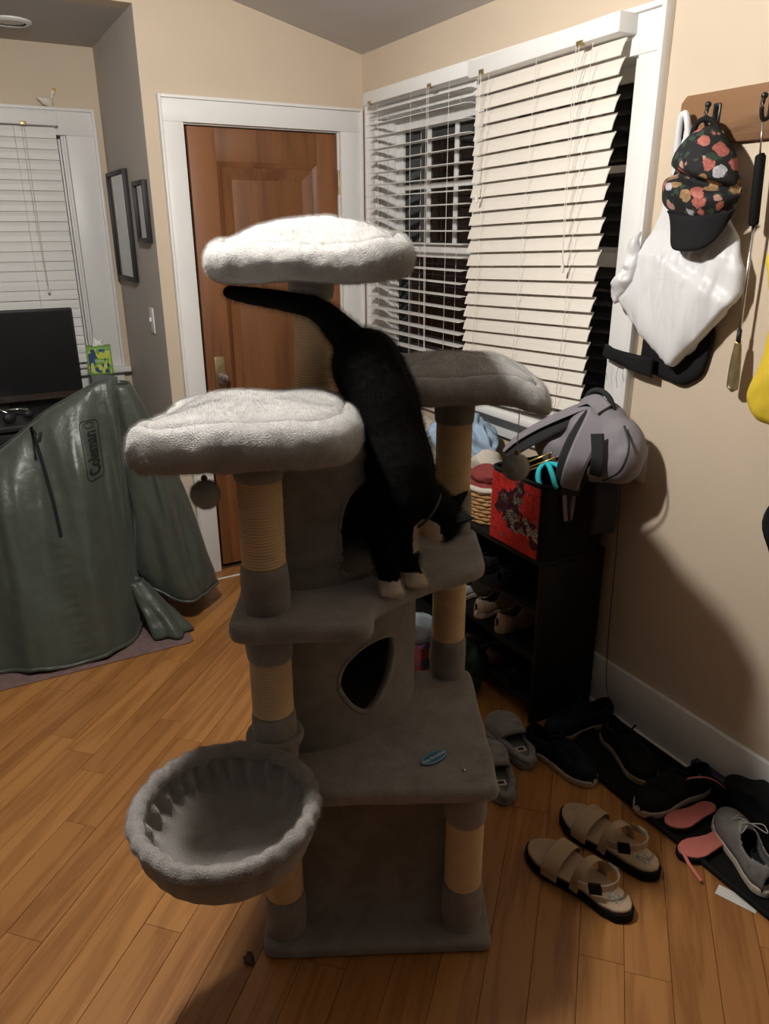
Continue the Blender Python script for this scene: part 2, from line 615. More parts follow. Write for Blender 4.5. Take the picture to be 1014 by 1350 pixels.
# ================================================================== ROOM
XR, YD, XJ, YT = 1.838, 3.497, 0.832, 4.383      # right wall, door wall, jut corner, alcove back wall
XL_, YB = -4.6, -4.2
T = 0.12
def vault(x):
    return 2.368 + 0.2375*(XR-x) if x > -0.4 else 2.368 + 0.2375*(XR+0.4) - 0.2375*(-0.4-x)

def clip_poly(poly, inside, inter):
    out = []
    for i in range(len(poly)):
        a, b_ = poly[i-1], poly[i]
        ia, ib = inside(a), inside(b_)
        if ib:
            if not ia: out.append(inter(a, b_))
            out.append(b_)
        elif ia:
            out.append(inter(a, b_))
    return out

def clip_rect(poly, x0, x1, y0, y1):
    for ax, v, sg in ((0, x0, 1), (0, x1, -1), (1, y0, 1), (1, y1, -1)):
        ins = lambda p: (p[ax]-v)*sg >= 0
        def itr(a, b_):
            t = (v-a[ax])/(b_[ax]-a[ax]); return a.lerp(b_, t)
        poly = clip_poly(poly, ins, itr)
        if len(poly) < 3: return []
    return poly

floor = box('floor', XL_, XR, YB, YT, -0.05, -0.003, M['floorbase'], kind='structure', smooth=False)
floor['label'] = 'orange oak floor of planks laid on the diagonal'

# diagonal planks, 105 mm wide, at 45 degrees to the walls
PW = 0.1051
P0 = -0.1839
dvec = Vector((1, 1)).normalized(); nvec = Vector((-1, 1)).normalized()
known = {}
for x, y in ((-.14, 1.679), (.164, 1.538), (.097, 2.355), (.119, 2.229), (.045, 2.009), (1.052, .94), (.418, 2.366), (.522, 2.774)):
    q = Vector((x, y))
    known.setdefault(int(math.floor((q.dot(nvec)-P0)/PW)), []).append(q.dot(dvec))
rng = random.Random(11)
for row in range(-9, 42):
    n0 = P0 + row*PW
    js = list(known.get(row, []))
    s = (min(js) if js else 1.2 + rng.random()*0.9)
    js = js or [s]
    a = min(js)
    while a > -0.9:
        a -= 0.55 + rng.random()*0.7
        js.append(a)
    a = max(js)
    while a < 4.4:
        a += 0.55 + rng.random()*0.8
        js.append(a)
    js = sorted(js)
    for s0, s1 in zip(js[:-1], js[1:]):
        if s1 - s0 < 0.05: continue
        g = 0.0006
        quad = [dvec*(s0+g)+nvec*(n0+g), dvec*(s1-g)+nvec*(n0+g), dvec*(s1-g)+nvec*(n0+PW-g), dvec*(s0+g)+nvec*(n0+PW-g)]
        poly = clip_rect(quad, -1.5, XR-0.001, 0.2, YD-0.001)
        if len(poly) < 3: poly = clip_rect(quad, -1.5, XJ-0.003, YD-0.001, YT-0.001)
        if len(poly) < 3: continue
        if sum((poly[i].x*poly[(i+1) % len(poly)].y-poly[(i+1) % len(poly)].x*poly[i].y) for i in range(len(poly)))/2 < .0015: continue
        c = sum(poly, Vector((0, 0)))/len(poly)
        ca, sa = math.cos(-PI/4), math.sin(-PI/4)
        lp = [((p.x-c.x)*ca-(p.y-c.y)*sa, (p.x-c.x)*sa+(p.y-c.y)*ca) for p in poly]
        bm = bmesh.new()
        A = [bm.verts.new((p[0], p[1], -0.003)) for p in lp]
        z = rng.uniform(-0.0003, 0.0002)
        lq = offset_poly([Vector(p) for p in lp], 0.0007)
        B1 = [bm.verts.new((p[0], p[1], z-0.0007)) for p in lp]
        B2 = [bm.verts.new((p.x, p.y, z)) for p in lq]
        bm.faces.new(B2)
        m_ = len(lp)
        for i in range(m_):
            j = (i+1) % m_
            bm.faces.new((A[i], A[j], B1[j], B1[i])); bm.faces.new((B1[i], B1[j], B2[j], B2[i]))
        bmesh.ops.recalc_face_normals(bm, faces=bm.faces)
        link('plank', bm, M['floor'], floor, loc=(c.x, c.y, 0), rot=(0, 0, PI/4), smooth=False)

def wall(name, boxes, m_, label):
    bm = bmesh.new()
    for b_ in boxes: bm_box(bm, *b_)
    o = link(name, bm, m_, smooth=False, kind='structure'); o['label'] = label
    return o

WY0, WY1, WZ0, WZ1 = 1.788, 3.33, 0.98, 2.10
wall('wall_right', [(XR, XR+T, YB, WY0, 0, 2.5), (XR, XR+T, WY1, YD+T, 0, 2.5), (XR, XR+T, WY0, WY1, 0, WZ0), (XR, XR+T, WY0, WY1, WZ1, 2.5)], M['wall'], 'beige painted wall with the double window and coat rack')
DX0, DX1, DZ = 0.987, 1.712, 2.047
wall('wall_back', [(XJ, DX0, YD, YD+T, 0, 2.9), (DX1, XR, YD, YD+T, 0, 2.9), (DX0, DX1, YD, YD+T, DZ, 2.9)], M['wall'], 'beige painted wall around the wooden door')
# alcove: side wall (taupe), back wall with a window, header above the opening
w = box('wall_alcove_right', XJ, XJ+0.06, YD+T, YT+T, 0, 2.6, M['taupe'], kind='structure', smooth=False); w['label'] = 'taupe wall of the alcove with two framed pictures'
w2 = box('wall_alcove_return', XJ-0.0015, XJ, YD+0.0005, YT, 0, 2.455, M['taupe'], kind='structure', smooth=False); w2['label'] = 'taupe painted skin on the side of the alcove'
AX0, AX1, AZ0, AZ1 = -0.55, 0.652, 0.93, 2.075
wall('wall_alcove_back', [(XL_, AX0, YT, YT+T, 0, 2.6), (AX1, XJ+0.06, YT, YT+T, 0, 2.6), (AX0, AX1, YT, YT+T, 0, AZ0), (AX0, AX1, YT, YT+T, AZ1, 2.6)], M['wall'], 'beige wall of the alcove around the far window')
wall('wall_alcove_header', [(XL_, XJ, YD, YD+0.1, 2.455, 3.0)], M['wall'], 'beige header above the alcove opening')
wall('wall_left', [(XL_-T, XL_, YB, YT+T, 0, 3.0)], M['dimwall'], 'unseen wall on the left side of the room, darkened to cut bounced light')
wall('wall_front', [(XL_-T, XR+T, YB-T, YB, 0, 3.0)], M['dimwall'], 'unseen wall behind the photographer, darkened to cut bounced light')
bm = bmesh.new()
for xa, xb in ((XR+T, -0.4), (-0.4, XL_-T)):
    vs_ = [bm.verts.new(p) for p in ((xa, YB-T, vault(xa)), (xb, YB-T, vault(xb)), (xb, YD+0.001, vault(xb)), (xa, YD+0.001, vault(xa)))]
    up = [bm.verts.new(v.co+Vector((0, 0, 0.08))) for v in vs_]
    bm.faces.new(vs_); bm.faces.new(list(reversed(up)))
    for i in range(4): bm.faces.new((vs_[i], up[i], up[(i+1) % 4], vs_[(i+1) % 4]))
bmesh.ops.recalc_face_normals(bm, faces=bm.faces)
o = link('ceiling', bm, M['ceil'], smooth=False, kind='structure'); o['label'] = 'sloping grey painted ceiling over the door'
o = box('ceiling_alcove', XL_-T, XJ, YD+0.1, YT+T, 2.455, 2.5, M['ceil'], kind='structure', smooth=False); o['label'] = 'flat grey ceiling of the alcove'

# ------------------------------------------------------------ door
tr = empty('trim_1', (0, 0, 0), kind='structure', label='white casing around the wooden door')
def vboard(name, x0, x1, z0, z1, y0, y1, p, bev=0.002): return box(name, x0, x1, y0, y1, z0, z1, M['white'], p, bevel=bev)
vboard('casing_board', 0.900, DX0, 0, DZ, YD-0.022, YD, tr)
vboard('casing_board', DX1, 1.812, 0, DZ, YD-0.022, YD, tr)
vboard('head_board', 0.900, 1.812, DZ, 2.133, YD-0.022, YD, tr)
vboard('back_band', 0.888, 0.900, 0, 2.145, YD-0.034, YD, tr)
vboard('back_band', 1.812, 1.824, 0, 2.145, YD-0.034, YD, tr)
vboard('back_band', 0.900, 1.812, 2.133, 2.145, YD-0.034, YD, tr)
vboard('jamb', DX0-0.002, DX0+0.004, 0, DZ, YD, YD+T, tr)
vboard('jamb', DX1-0.004, DX1+0.002, 0, DZ, YD, YD+T, tr)
vboard('jamb', DX0, DX1, DZ-0.005, DZ+0.001, YD, YD+T, tr)
box('gap_shade_stop', DX0+0.004, DX0+0.03, YD+0.052, YD+0.1, 0, DZ-0.005, M['black'], tr)  # stop coloured black to stand in for the dark of the door gap
box('gap_shade_strip', DX0+0.004, DX0+0.0055, YD+0.006, YD+0.052, 0, DZ-0.006, M['black'], tr)  # black strip added so the gap beside the door stays dark
vboard('casing_board', XR-0.0125, XR-0.0005, 0, 0.14, YD-0.012, YD, tr)

dr = empty('door_1', ((DX0+DX1)/2, YD+0.03, 0), kind='structure', label='brown stained wooden door with one tall panel')
hw = (DX1-DX0)/2
def dbox(name, x0, x1, z0, z1, y0, y1, bev=0.0015, m_='door', p=None):
    bm = bmesh.new(); bm_box(bm, x0, x1, y0, y1, z0, z1, bev)
    return link(name, bm, M[m_], p or dr, smooth='auto')
L0, R0_ = -hw+0.021, hw-0.005
SL, SR = L0+0.118, R0_-0.105
Z0, Z1, ZB, ZT = 0.018, DZ-0.010, 0.24, 1.905
dbox('stile', L0, SL, Z0, Z1, -0.018, 0.02)
dbox('stile', SR, R0_, Z0, Z1, -0.018, 0.02)
dbox('rail', SL, SR, ZT, Z1, -0.0175, 0.0195)
dbox('rail', SL, SR, Z0, ZB, -0.0175, 0.0195)
# mitred sticking around the panel: three steps
def mould(x0, x1, z0, z1, w, d0, d1):
    out = []
    A = [(x0, z0), (x1, z0), (x1, z1), (x0, z1)]
    B = [(x0+w, z0+w), (x1-w, z0+w), (x1-w, z1-w), (x0+w, z1-w)]
    for i in range(4):
        j = (i+1) % 4
        bm = bmesh.new()
        f = [Vector((A[i][0], d0, A[i][1])), Vector((A[j][0], d0, A[j][1])), Vector((B[j][0], d1, B[j][1])), Vector((B[i][0], d1, B[i][1]))]
        k = [Vector((v.x, 0.012, v.z)) for v in f]
        F = [bm.verts.new(v) for v in f]; K = [bm.verts.new(v) for v in k]
        bm.faces.new(F); bm.faces.new(list(reversed(K)))
        for a in range(4): bm.faces.new((F[a], K[a], K[(a+1) % 4], F[(a+1) % 4]))
        bmesh.ops.recalc_face_normals(bm, faces=bm.faces)
        link('moulding', bm, M['door'], dr, smooth=False)
mould(SL, SR, ZB, ZT, 0.022, -0.0175, -0.006)
mould(SL+0.022, SR-0.022, ZB+0.022, ZT-0.022, 0.05, -0.012, 0.004)
dbox('panel', SL+0.07, SR-0.07, ZB+0.07, ZT-0.07, 0.001, 0.014)
for z in (1.80, 1.05, 0.25):
    h = lathe('hinge', [(0, -0.05), (0.006, -0.05), (0.0065, -0.02), (0.0055, -0.019), (0.0065, -0.018), (0.0065, 0.02), (0.0055, 0.021), (0.0065, 0.022), (0.0065, 0.05), (0.004, 0.056), (0, 0.058)], M['brass'], dr, seg=14)
    h.location = (hw-0.001, -0.026, z+0.03)
pl_ = box('knob_plate', -0.024, 0.024, -0.004, 0.0, -0.085, 0.085, M['brass'], dr, bevel=0.0018)
pl_.location = (L0+0.062, -0.018, 0.985)
kb = lathe('knob', [(0, 0), (0.012, 0), (0.012, 0.02), (0.018, 0.026), (0.027, 0.036), (0.028, 0.046), (0.02, 0.056), (0, 0.06)], M['chrome'], pl_, seg=12, smooth='auto')
kb.rotation_euler = (PI/2, 0, 0); kb.location = (0, -0.003, -0.01)
o = box('threshold_strip', 0.86, 1.70, 3.383, 3.395, -0.0002, 0.0035, M['white'], label='thin white strip lying on the floor before the door', cat='floor strip', bevel=0.001)
o.rotation_euler = (0, 0, 0)

# ------------------------------------------------------------ right baseboard
bb = box('baseboard_right', XR-0.018, XR, YB, YD-0.036, 0.0, 0.192, M['white'], kind='structure', bevel=0.003); bb['label'] = 'tall white baseboard along the right wall'
box('shoe_moulding', XR-0.032, XR-0.018, YB, YD-0.036, 0.0, 0.016, M['white'], bb, bevel=0.005)

# ------------------------------------------------------------ right window
wn = empty('window_1', (XR+0.06, (WY0+WY1)/2, WZ0), kind='structure', label='double window in white frame on the right wall, night outside')
def wb(name, x0, x1, y0, y1, z0, z1, p, m_='white', bev=0.002):
    bm = bmesh.new()
    off = p['_abs'] if '_abs' in p else (0, 0, 0)
    bm_box(bm, x0-off[0], x1-off[0], y0-off[1], y1-off[1], z0-off[2], z1-off[2], bev)
    return link(name, bm, M[m_], p, smooth='auto')
wn['_abs'] = (XR+0.06, (WY0+WY1)/2, WZ0)
X0 = XR
wb('jamb', X0, X0+0.12, WY0, WY0+0.012, WZ0, WZ1, wn); wb('jamb', X0, X0+0.12, WY1-0.012, WY1, WZ0, WZ1, wn)
wb('jamb', X0, X0+0.12, WY0, WY1, WZ1-0.012, WZ1, wn)
YM = 2.555
wb('mullion', X0+0.002, X0+0.118, YM-0.045, YM+0.045, WZ0, WZ1-0.012, wn)
for (ya, yb) in ((WY0+0.012, YM-0.045), (YM+0.045, WY1-0.012)):
    for (za, zb, xo, munt) in ((1.52, WZ1-0.012, 0.088, True), (WZ0, 1.555, 0.055, False)):
        sx = X0+xo
        s = wb('sash', sx, sx+0.03, ya, ya+0.045, za, zb, wn)      # one sash: frame mesh + pane + muntins
        bm = bmesh.new(); bm.from_mesh(s.data)
        ox, oy, oz = wn['_abs']
        for (y0, y1, z0, z1) in ((yb-0.045, yb, za, zb), (ya+0.045, yb-0.045, za, za+0.05), (ya+0.045, yb-0.045, zb-0.045, zb)):
            bm_box(bm, sx-ox, sx+0.03-ox, y0-oy, y1-oy, z0-oz, z1-oz, 0.002)
        bm.to_mesh(s.data); bm.free()
        gl = bmesh.new(); bm_box(gl, sx+0.013-ox, sx+0.017-ox, ya+0.04-oy, yb-0.04-oy, za+0.045-oz, zb-0.04-oz)
        link('pane', gl, M['glass'], s, smooth=False)
        if munt:
            for k in (1, 2):
                yy = ya+0.045 + (yb-ya-0.09)*k/3
                g = bmesh.new(); bm_box(g, sx+0.004-ox, sx+0.026-ox, yy-0.011-oy, yy+0.011-oy, za+0.05-oz, zb-0.045-oz, 0.002)
                link('muntin', g, M['white'], s, smooth='auto')
            zz = (za+zb)/2
            g = bmesh.new(); bm_box(g, sx+0.005-ox, sx+0.025-ox, ya+0.045-oy, yb-0.045-oy, zz-0.011-oz, zz+0.011-oz, 0.002)
            link('muntin', g, M['white'], s, smooth='auto')
del wn['_abs']
t2 = empty('trim_2', (0, 0, 0), kind='structure', label='white casing boards and stool of the right window')
def tb(name, x0, x1, y0, y1, z0, z1, bev=0.002, p=t2): return box(name, x0, x1, y0, y1, z0, z1, M['white'], p, bevel=bev)
tb('casing_board', XR-0.02, XR, 1.706, WY0, 0.985, 2.085)
tb('casing_board', XR-0.02, XR, WY1, 3.395, 0.985, 2.085)
tb('head_board', XR-0.022, XR, 1.706, 3.395, 2.085, 2.187)
tb('back_band', XR-0.036, XR, 1.69, 1.706, 0.985, 2.202)
tb('back_band', XR-0.036, XR, 3.395, 3.409, 0.985, 2.202)
tb('back_band', XR-0.036, XR, 1.706, 3.395, 2.187, 2.202)
tb('stool', XR-0.085, XR+0.03, 1.665, 3.43, 0.952, 0.982, 0.006)
tb('apron', XR-0.022, XR, 1.70, 3.40, 0.862, 0.951, 0.003)
tb('inner_stop', XR+0.002, XR+0.02, WY0+0.012, WY0+0.028, 0.985, 2.085)
tb('inner_stop', XR+0.02, XR+0.04, WY0+0.012, WY0+0.022, 0.985, 2.085)

# ------------------------------------------------------------ alcove window
wn2 = empty('window_2', ((AX0+AX1)/2, YT+0.06, AZ0), kind='structure', label='far window of the alcove in white frame')
c2 = ((AX0+AX1)/2, YT+0.06, AZ0)
def wb2(name, x0, x1, y0, y1, z0, z1, p=wn2, m_='white', bev=0.002):
    bm = bmesh.new(); bm_box(bm, x0-c2[0], x1-c2[0], y0-c2[1], y1-c2[1], z0-c2[2], z1-c2[2], bev)
    return link(name, bm, M[m_], p, smooth='auto')
wb2('jamb', AX1-0.012, AX1, YT, YT+0.12, AZ0, AZ1); wb2('jamb', AX0, AX0+0.012, YT, YT+0.12, AZ0, AZ1); wb2('jamb', AX0, AX1, YT, YT+0.12, AZ1-0.012, AZ1)
for za, zb, yo in ((1.48, AZ1-0.012, 0.085), (AZ0, 1.515, 0.052)):
    s = wb2('sash', AX0+0.012, AX0+0.06, YT+yo, YT+yo+0.03, za, zb)
    bm = bmesh.new(); bm.from_mesh(s.data)
    for (x0, x1, z0, z1) in ((AX1-0.06, AX1-0.012, za, zb), (AX0+0.06, AX1-0.06, za, za+0.05), (AX0+0.06, AX1-0.06, zb-0.045, zb)):
        bm_box(bm, x0-c2[0], x1-c2[0], YT+yo-c2[1], YT+yo+0.03-c2[1], z0-c2[2], z1-c2[2], 0.002)
    bm.to_mesh(s.data); bm.free()
    g = bmesh.new(); bm_box(g, AX0+0.05-c2[0], AX1-0.05-c2[0], YT+yo+0.013-c2[1], YT+yo+0.017-c2[1], za+0.045-c2[2], zb-0.04-c2[2])
    link('pane', g, M['glass'], s, smooth=False)
t3 = empty('trim_3', (0, 0, 0), kind='structure', label='white casing around the far alcove window')
box('casing_board', AX1, 0.782, YT-0.02, YT, 0.93, 2.062, M['white'], t3, bevel=0.002)
box('casing_board', AX0-0.13, AX0, YT-0.02, YT, 0.93, 2.062, M['white'], t3, bevel=0.002)
box('head_board', AX0-0.13, 0.782, YT-0.022, YT, 2.062, 2.168, M['white'], t3, bevel=0.002)
box('back_band', 0.782, 0.796, YT-0.034, YT, 0.93, 2.182, M['white'], t3, bevel=0.002)
box('back_band', AX0-0.13, 0.782, YT-0.034, YT, 2.168, 2.182, M['white'], t3, bevel=0.002)
for k, (d, w) in enumerate(((0.0, 0.012), (0.014, 0.01), (0.026, 0.012))):
    box('stop_moulding', AX1-0.012-d-w, AX1-0.012-d, YT+0.004+0.012*k, YT+0.03+0.012*k, 0.935, AZ1-0.013-d, M['white'], t3, bevel=0.002)
box('stool', AX0-0.16, 0.822, YT-0.07, YT+0.03, 0.90, 0.93, M['white'], t3, bevel=0.006)
box('apron', AX0-0.13, 0.79, YT-0.02, YT, 0.81, 0.90, M['white'], t3, bevel=0.003)

# ------------------------------------------------------------ blinds
def blind(name, along, a0, a1, ztop, n, pitch, tilt, face, label, slat_m, skew=0.0, skew2=0.0, val=0.09, valdepth=0.075, cords=(0.14, 0.5, 0.86), bottom=True, pull=None, valgap=0.004, sag=None, valskew=0.0):
    """along 'y': hung on the right wall, facing -x; along 'x': hung on the alcove back wall, facing -y"""
    t = empty(name, (0, 0, 0), 0, label, 'blind', 'white window blinds')
    mid = (a0+a1)/2; L_ = abs(a1-a0)
    if along == 'y':
        t.location = (face, mid, ztop); t.rotation_euler = (0, 0, PI/2)      # local x -> +y, local y -> -x (room)
    else:
        t.location = (mid, face, ztop); t.rotation_euler = (0, 0, PI)        # local x -> -x, local y -> -y (room)
    # valance and headrail
    bm = bmesh.new(); bm_box(bm, -L_/2-0.012, L_/2+0.012, -0.012, valdepth, -val*0.5, val*0.5, 0.004)
    v = link('valance', bm, M['white'], t, smooth='auto'); v.location = (0, 0, val*0.5); v.rotation_euler = (0, valskew, 0)
    # one slat mesh
    bm = bmesh.new()
    rows = []
    W = 0.0505
    for x in (-L_/2, L_/2):
        prof = [(-W/2, -0.0012), (0, 0.0012), (W/2, -0.0012), (W/2, 0.0014), (0, 0.0040), (-W/2, 0.0014)]
        rows.append([Vector((x, p[0], p[1]-0.001)) for p in prof])
    grid_mesh(bm, rows, close_v=True, cap0=True, cap1=True); fix(bm)
    me = bpy.data.meshes.new('slat'); bm.to_mesh(me); bm.free(); me.materials.append(slat_m)
    zs = []
    rr = random.Random(len(name)+n)
    for k in range(n):
        z = -0.030 - pitch*k
        zs.append(z)
        s = link('slat', me, None, t, smooth=False)
        s.location = (rr.uniform(-.0015, .0015) + (sag(k/n) if sag else 0), valdepth*0.45, z)
        s.rotation_euler = (-tilt+rr.uniform(-.03, .03), skew+(skew2-skew)*k/max(1, n-1)+rr.uniform(-.003, .003), rr.uniform(-.004, .004))
    zb = zs[-1]-pitch
    if bottom:
        bm = bmesh.new(); bm_box(bm, -L_/2, L_/2, -0.02, 0.02, -0.009, 0.009, 0.004)
        s = link('bottom_rail', bm, slat_m, t, smooth='auto'); s.location = ((sag(1) if sag else 0), valdepth*0.45, zb); s.rotation_euler = (0, skew2, 0)
    for c in cords:
        x = -L_/2 + L_*c
        for dy in (-0.026, 0.026):
            dx = 0.0
            tube('ladder_cord', [(x, valdepth*0.45+dy, 0.0), (x+(sag(.5) if sag else 0), valdepth*0.45+dy, zb/2), (x+(sag(1) if sag else 0), valdepth*0.45+dy, zb)], 0.0009, M['cord'], t, seg=5)
    for (c, ln) in (pull or []):
        x = -L_/2 + L_*c
        for k in range(2):
            p = tube('pull_cord', catmull([(x+0.012*k, valdepth+0.004, 0.0), (x+0.010*k+0.003, valdepth+0.006, -ln*0.5), (x+0.003*k, valdepth+0.004, -ln)], 6), 0.0011, M['cord'], t, seg=5)
        lathe('tassel', [(0, 0.02), (0.003, 0.02), (0.006, 0), (0.0065, -0.014), (0, -0.016)], M['cord'], t, seg=10).location = (x, valdepth+0.004, -ln)
        box('cord_lock', x-0.011, x+0.017, valdepth-0.01, valdepth+0.003, -0.004, 0.012, M['brass'], t, bevel=0.002)
    return t

blind('window_blind', 'y', 2.548, 3.315, 2.135, 23, 0.0485, 0.03, XR-0.026, 'left white blind of the right window, slats open to the night', M['slatwhite'], 0.0, 0.0, 0.050, 0.062, pull=[(0.30, 1.15), (0.93, 0.55)])
blind('window_blind', 'y', 1.812, 2.505, 2.130, 23, 0.0474, 1.15, XR-0.026, 'right ivory blind of the right window, slats tilted shut', M['slat'], 0.020, 0.050, 0.052, 0.066, pull=[(0.20, 0.62), (0.90, 0.40)], sag=lambda t: 0.045*t, valskew=0.018)
blind('window_blind', 'x', -0.55, 0.60, 2.095, 24, 0.0465, 1.36, YT-0.026, 'closed white blind on the far window behind the monitor', M['slatwhite'], 0, 0, 0.06, 0.062, pull=[(0.12, 0.75)], cords=(0.16, 0.5, 0.84))

# ------------------------------------------------------------ pictures, switch, ceiling fixture, figurine
def picture(y0, y1, z0, z1, label, art):
    t = empty('framed_picture', (XJ-0.002, (y0+y1)/2, z0), 0, label, 'picture', 'framed pictures on the taupe wall')
    w = 0.019; hy = (y1-y0)/2; h = z1-z0
    for (a0, a1, b0, b1) in ((-hy, -hy+w, 0, h), (hy-w, hy, 0, h), (-hy+w, hy-w, 0, w), (-hy+w, hy-w, h-w, h)):
        box('frame_bar', -0.022, 0, a0, a1, b0, b1, M['black'], t, bevel=0.002)
    box('print', -0.008, -0.004, -hy+w, hy-w, w, h-w, art, t)
    gl = box('glass', -0.0125, -0.0105, -hy+w, hy-w, w, h-w, M['picglass'], t)
    return t
m, nt, b = new_mat('picture_glass'); b.inputs['Roughness'].default_value = 0.02; _in(b, 'Transmission Weight', 1.0); b.inputs['IOR'].default_value = 1.5; M['picglass'] = m
M['print1'] = mat('pale_print', (0.55, 0.55, 0.50), 0.6, 0.2, 7)
M['print2'] = mat('dark_print', (0.10, 0.09, 0.08), 0.6, 0.7, 22, col2=(0.4, 0.36, 0.3))
picture(3.915, 4.325, 1.39, 1.893, 'larger black framed pale print on the taupe wall', M['print1'])
picture(3.55, 3.755, 1.575, 1.828, 'smaller black framed dark photo print nearer the door', M['print2'])
sw = empty('light_switch', (XJ-0.0015, 3.72, 1.23), 0, 'white light switch on the taupe wall beside the door', 'switch')
box('plate', -0.006, 0, -0.036, 0.036, -0.058, 0.058, M['white'], sw, bevel=0.002)
box('toggle', -0.016, -0.006, -0.005, 0.005, -0.006, 0.014, M['white'], sw, bevel=0.002)
fx = empty('ceiling_fixture', (0.438, 4.013, 2.455), 0, 'round white disc fixture on the alcove ceiling', 'fixture')
lathe('ring', [(0.062, 0), (0.085, 0), (0.085, -0.006), (0.07, -0.012), (0.062, -0.010)], M['white'], fx)
lathe('lens', [(0, -0.006), (0.04, -0.006), (0.062, -0.004), (0.062, 0), (0, 0)], M['slatwhite'], fx)
fg = empty('bird_figurine', (0.586, YT-0.020, 2.182), 0.3, 'small white ceramic bird figurine on the far window casing', 'figurine')
bm = bmesh.new(); bm_ellipsoid(bm, (0, 0, 0.024), (0.032, 0.022, 0.022)); bm_capsule(bm, (-0.03, 0, 0.03), (-0.045, 0, 0.035), 0.01, 0.004); bm_ellipsoid(bm, (0.01, 0, 0.004), (0.018, 0.014, 0.005))
bm_capsule(bm, (0.02, 0, 0.032), (0.032, 0, 0.06), 0.010, 0.009); bm_ellipsoid(bm, (0.034, 0, 0.066), (0.014, 0.012, 0.012))
me = remesh(bm, 0.003, 4); link('body', me, mat('ceramic', (0.72, 0.68, 0.60), 0.3, 0.15, 30, col2=(0.8, 0.72, 0.58)), fg)
bm = bmesh.new(); bm_capsule(bm, (0.04, 0, 0.074), (0.046, 0, 0.078), 0.010, 0.007); fix(bm); link('hat', bm, mat('orange_glaze', (0.75, 0.42, 0.10), 0.3), fg)

# pendant lamp, the one light in the room (hangs above the frame)
pd = empty('pendant_lamp', (BULB.x, BULB.y, vault(BULB.x)), 0, 'bare bulb pendant hanging from the sloping ceiling', 'lamp')
hz = BULB.z - vault(BULB.x)
lathe('canopy', [(0, 0.012), (0.06, 0.012), (0.055, -0.02), (0.02, -0.035), (0, -0.035)], M['white'], pd)
tube('cable', [(0, 0, -0.03), (0, 0, hz+0.12)], 0.004, M['white'], pd, seg=8)
lathe('shade', [(0.02, hz+0.125), (0.05, hz+0.115), (0.13, hz+0.075), (0.165, hz+0.05), (0.168, hz+0.05), (0.132, hz+0.08), (0.05, hz+0.122), (0.02, hz+0.132)], M['black'], pd, seg=40)  # unseen dome added over the bulb to keep its light off the ceiling
lathe('socket', [(0, hz+0.125), (0.018, hz+0.12), (0.022, hz+0.075), (0.02, hz+0.06), (0, hz+0.06)], M['white'], pd, seg=20)
bm = bmesh.new(); bmesh.ops.create_icosphere(bm, subdivisions=3, radius=0.055)
link('bulb', bm, M['bulb'], pd, loc=(0, 0, hz))

# ================================================================== CAT TREE
TO = Vector((0.742, 1.387, 0.0)); TR = math.radians(-27.2)
tree = empty('cat_tree', TO, TR, 'tall grey plush cat tree with sisal posts, perches and basket', 'cat tree')
PR = 0.0445
def rect(x0, x1, y0, y1): return [(x0, y0), (x1, y0), (x1, y1), (x0, y1)]
base_poly = round_poly(rect(-.275, .275, -.245, .245), 0.03)
link('base_board', pad_mesh(base_poly, 0.0, 0.032, 0.012, 0.0025, 14), M['plush'], tree)
mid_poly = round_poly(rect(-.272, .272, -.245, .25), 0.03)
link('lower_platform', pad_mesh(mid_poly, 0.444, 0.482, 0.015, 0.003, 14), M['plush'], tree)
p3 = round_poly([(-.29, -.268), (-.004, -.268), (0.0, -.178), (.095, -.085), (.262, .012), (.272, .25), (-.29, .25)], [.035, .035, .02, .04, .03, .03, .03])
link('upper_platform', pad_mesh(p3, 0.866, 0.904, 0.015, 0.003, 14, n=220), M['plush'], tree)

def sleeve(name, x, y, z0, z1, bulge=0.002, seed=0):
    bm = bmesh.new()
    rows = []
    nz = 12
    for i in range(nz+1):
        t = i/nz
        z = z0 + (z1-z0)*t
        row = []
        for k in range(40):
            a = 2*PI*k/40
            r = PR + 0.0028 + bulge*math.sin(PI*t) + 0.0022*noise.noise(Vector((math.cos(a)*2+seed, math.sin(a)*2, z*26)))
            if i in (0, nz): r = PR + 0.0012
            row.append(Vector((x+r*math.cos(a), y+r*math.sin(a), z)))
        rows.append(row)
    # a stitched seam: small ridge on the side
    grid_mesh(bm, rows, close_v=True, cap0=True, cap1=True); fix(bm)
    return link(name, bm, M['plush'], tree)

def sisal(x, y, z0, z1, seed=0):
    bm = bmesh.new()
    pitch = 0.0062
    nt_ = int((z1-z0)/pitch)
    pitch = (z1-z0)/nt_
    prof = []
    for i in range(nt_):
        for k in range(4):
            t = k/4
            prof.append((PR - 0.0032 + 0.0032*abs(math.sin(PI*t))**0.6, z0 + pitch*(i+t)))
    prof.append((PR-0.003, z1))
    rows = []
    for j, (r, z) in enumerate(prof):
        row = []
        for k in range(40):
            a = 2*PI*k/40
            zz = z + pitch*(k/40-0.5)*0.9 if 0 < j < len(prof)-1 else z
            zz = min(max(zz, z0), z1)
            row.append(Vector((x+(r+0.0005*noise.noise(Vector((k*.7, j*.4, seed))))*math.cos(a), y+r*math.sin(a), zz)))
        rows.append(row)
    grid_mesh(bm, rows, close_v=True, cap0=True, cap1=True); fix(bm)
    return link('sisal_wrap', bm, M['sisal'], tree)

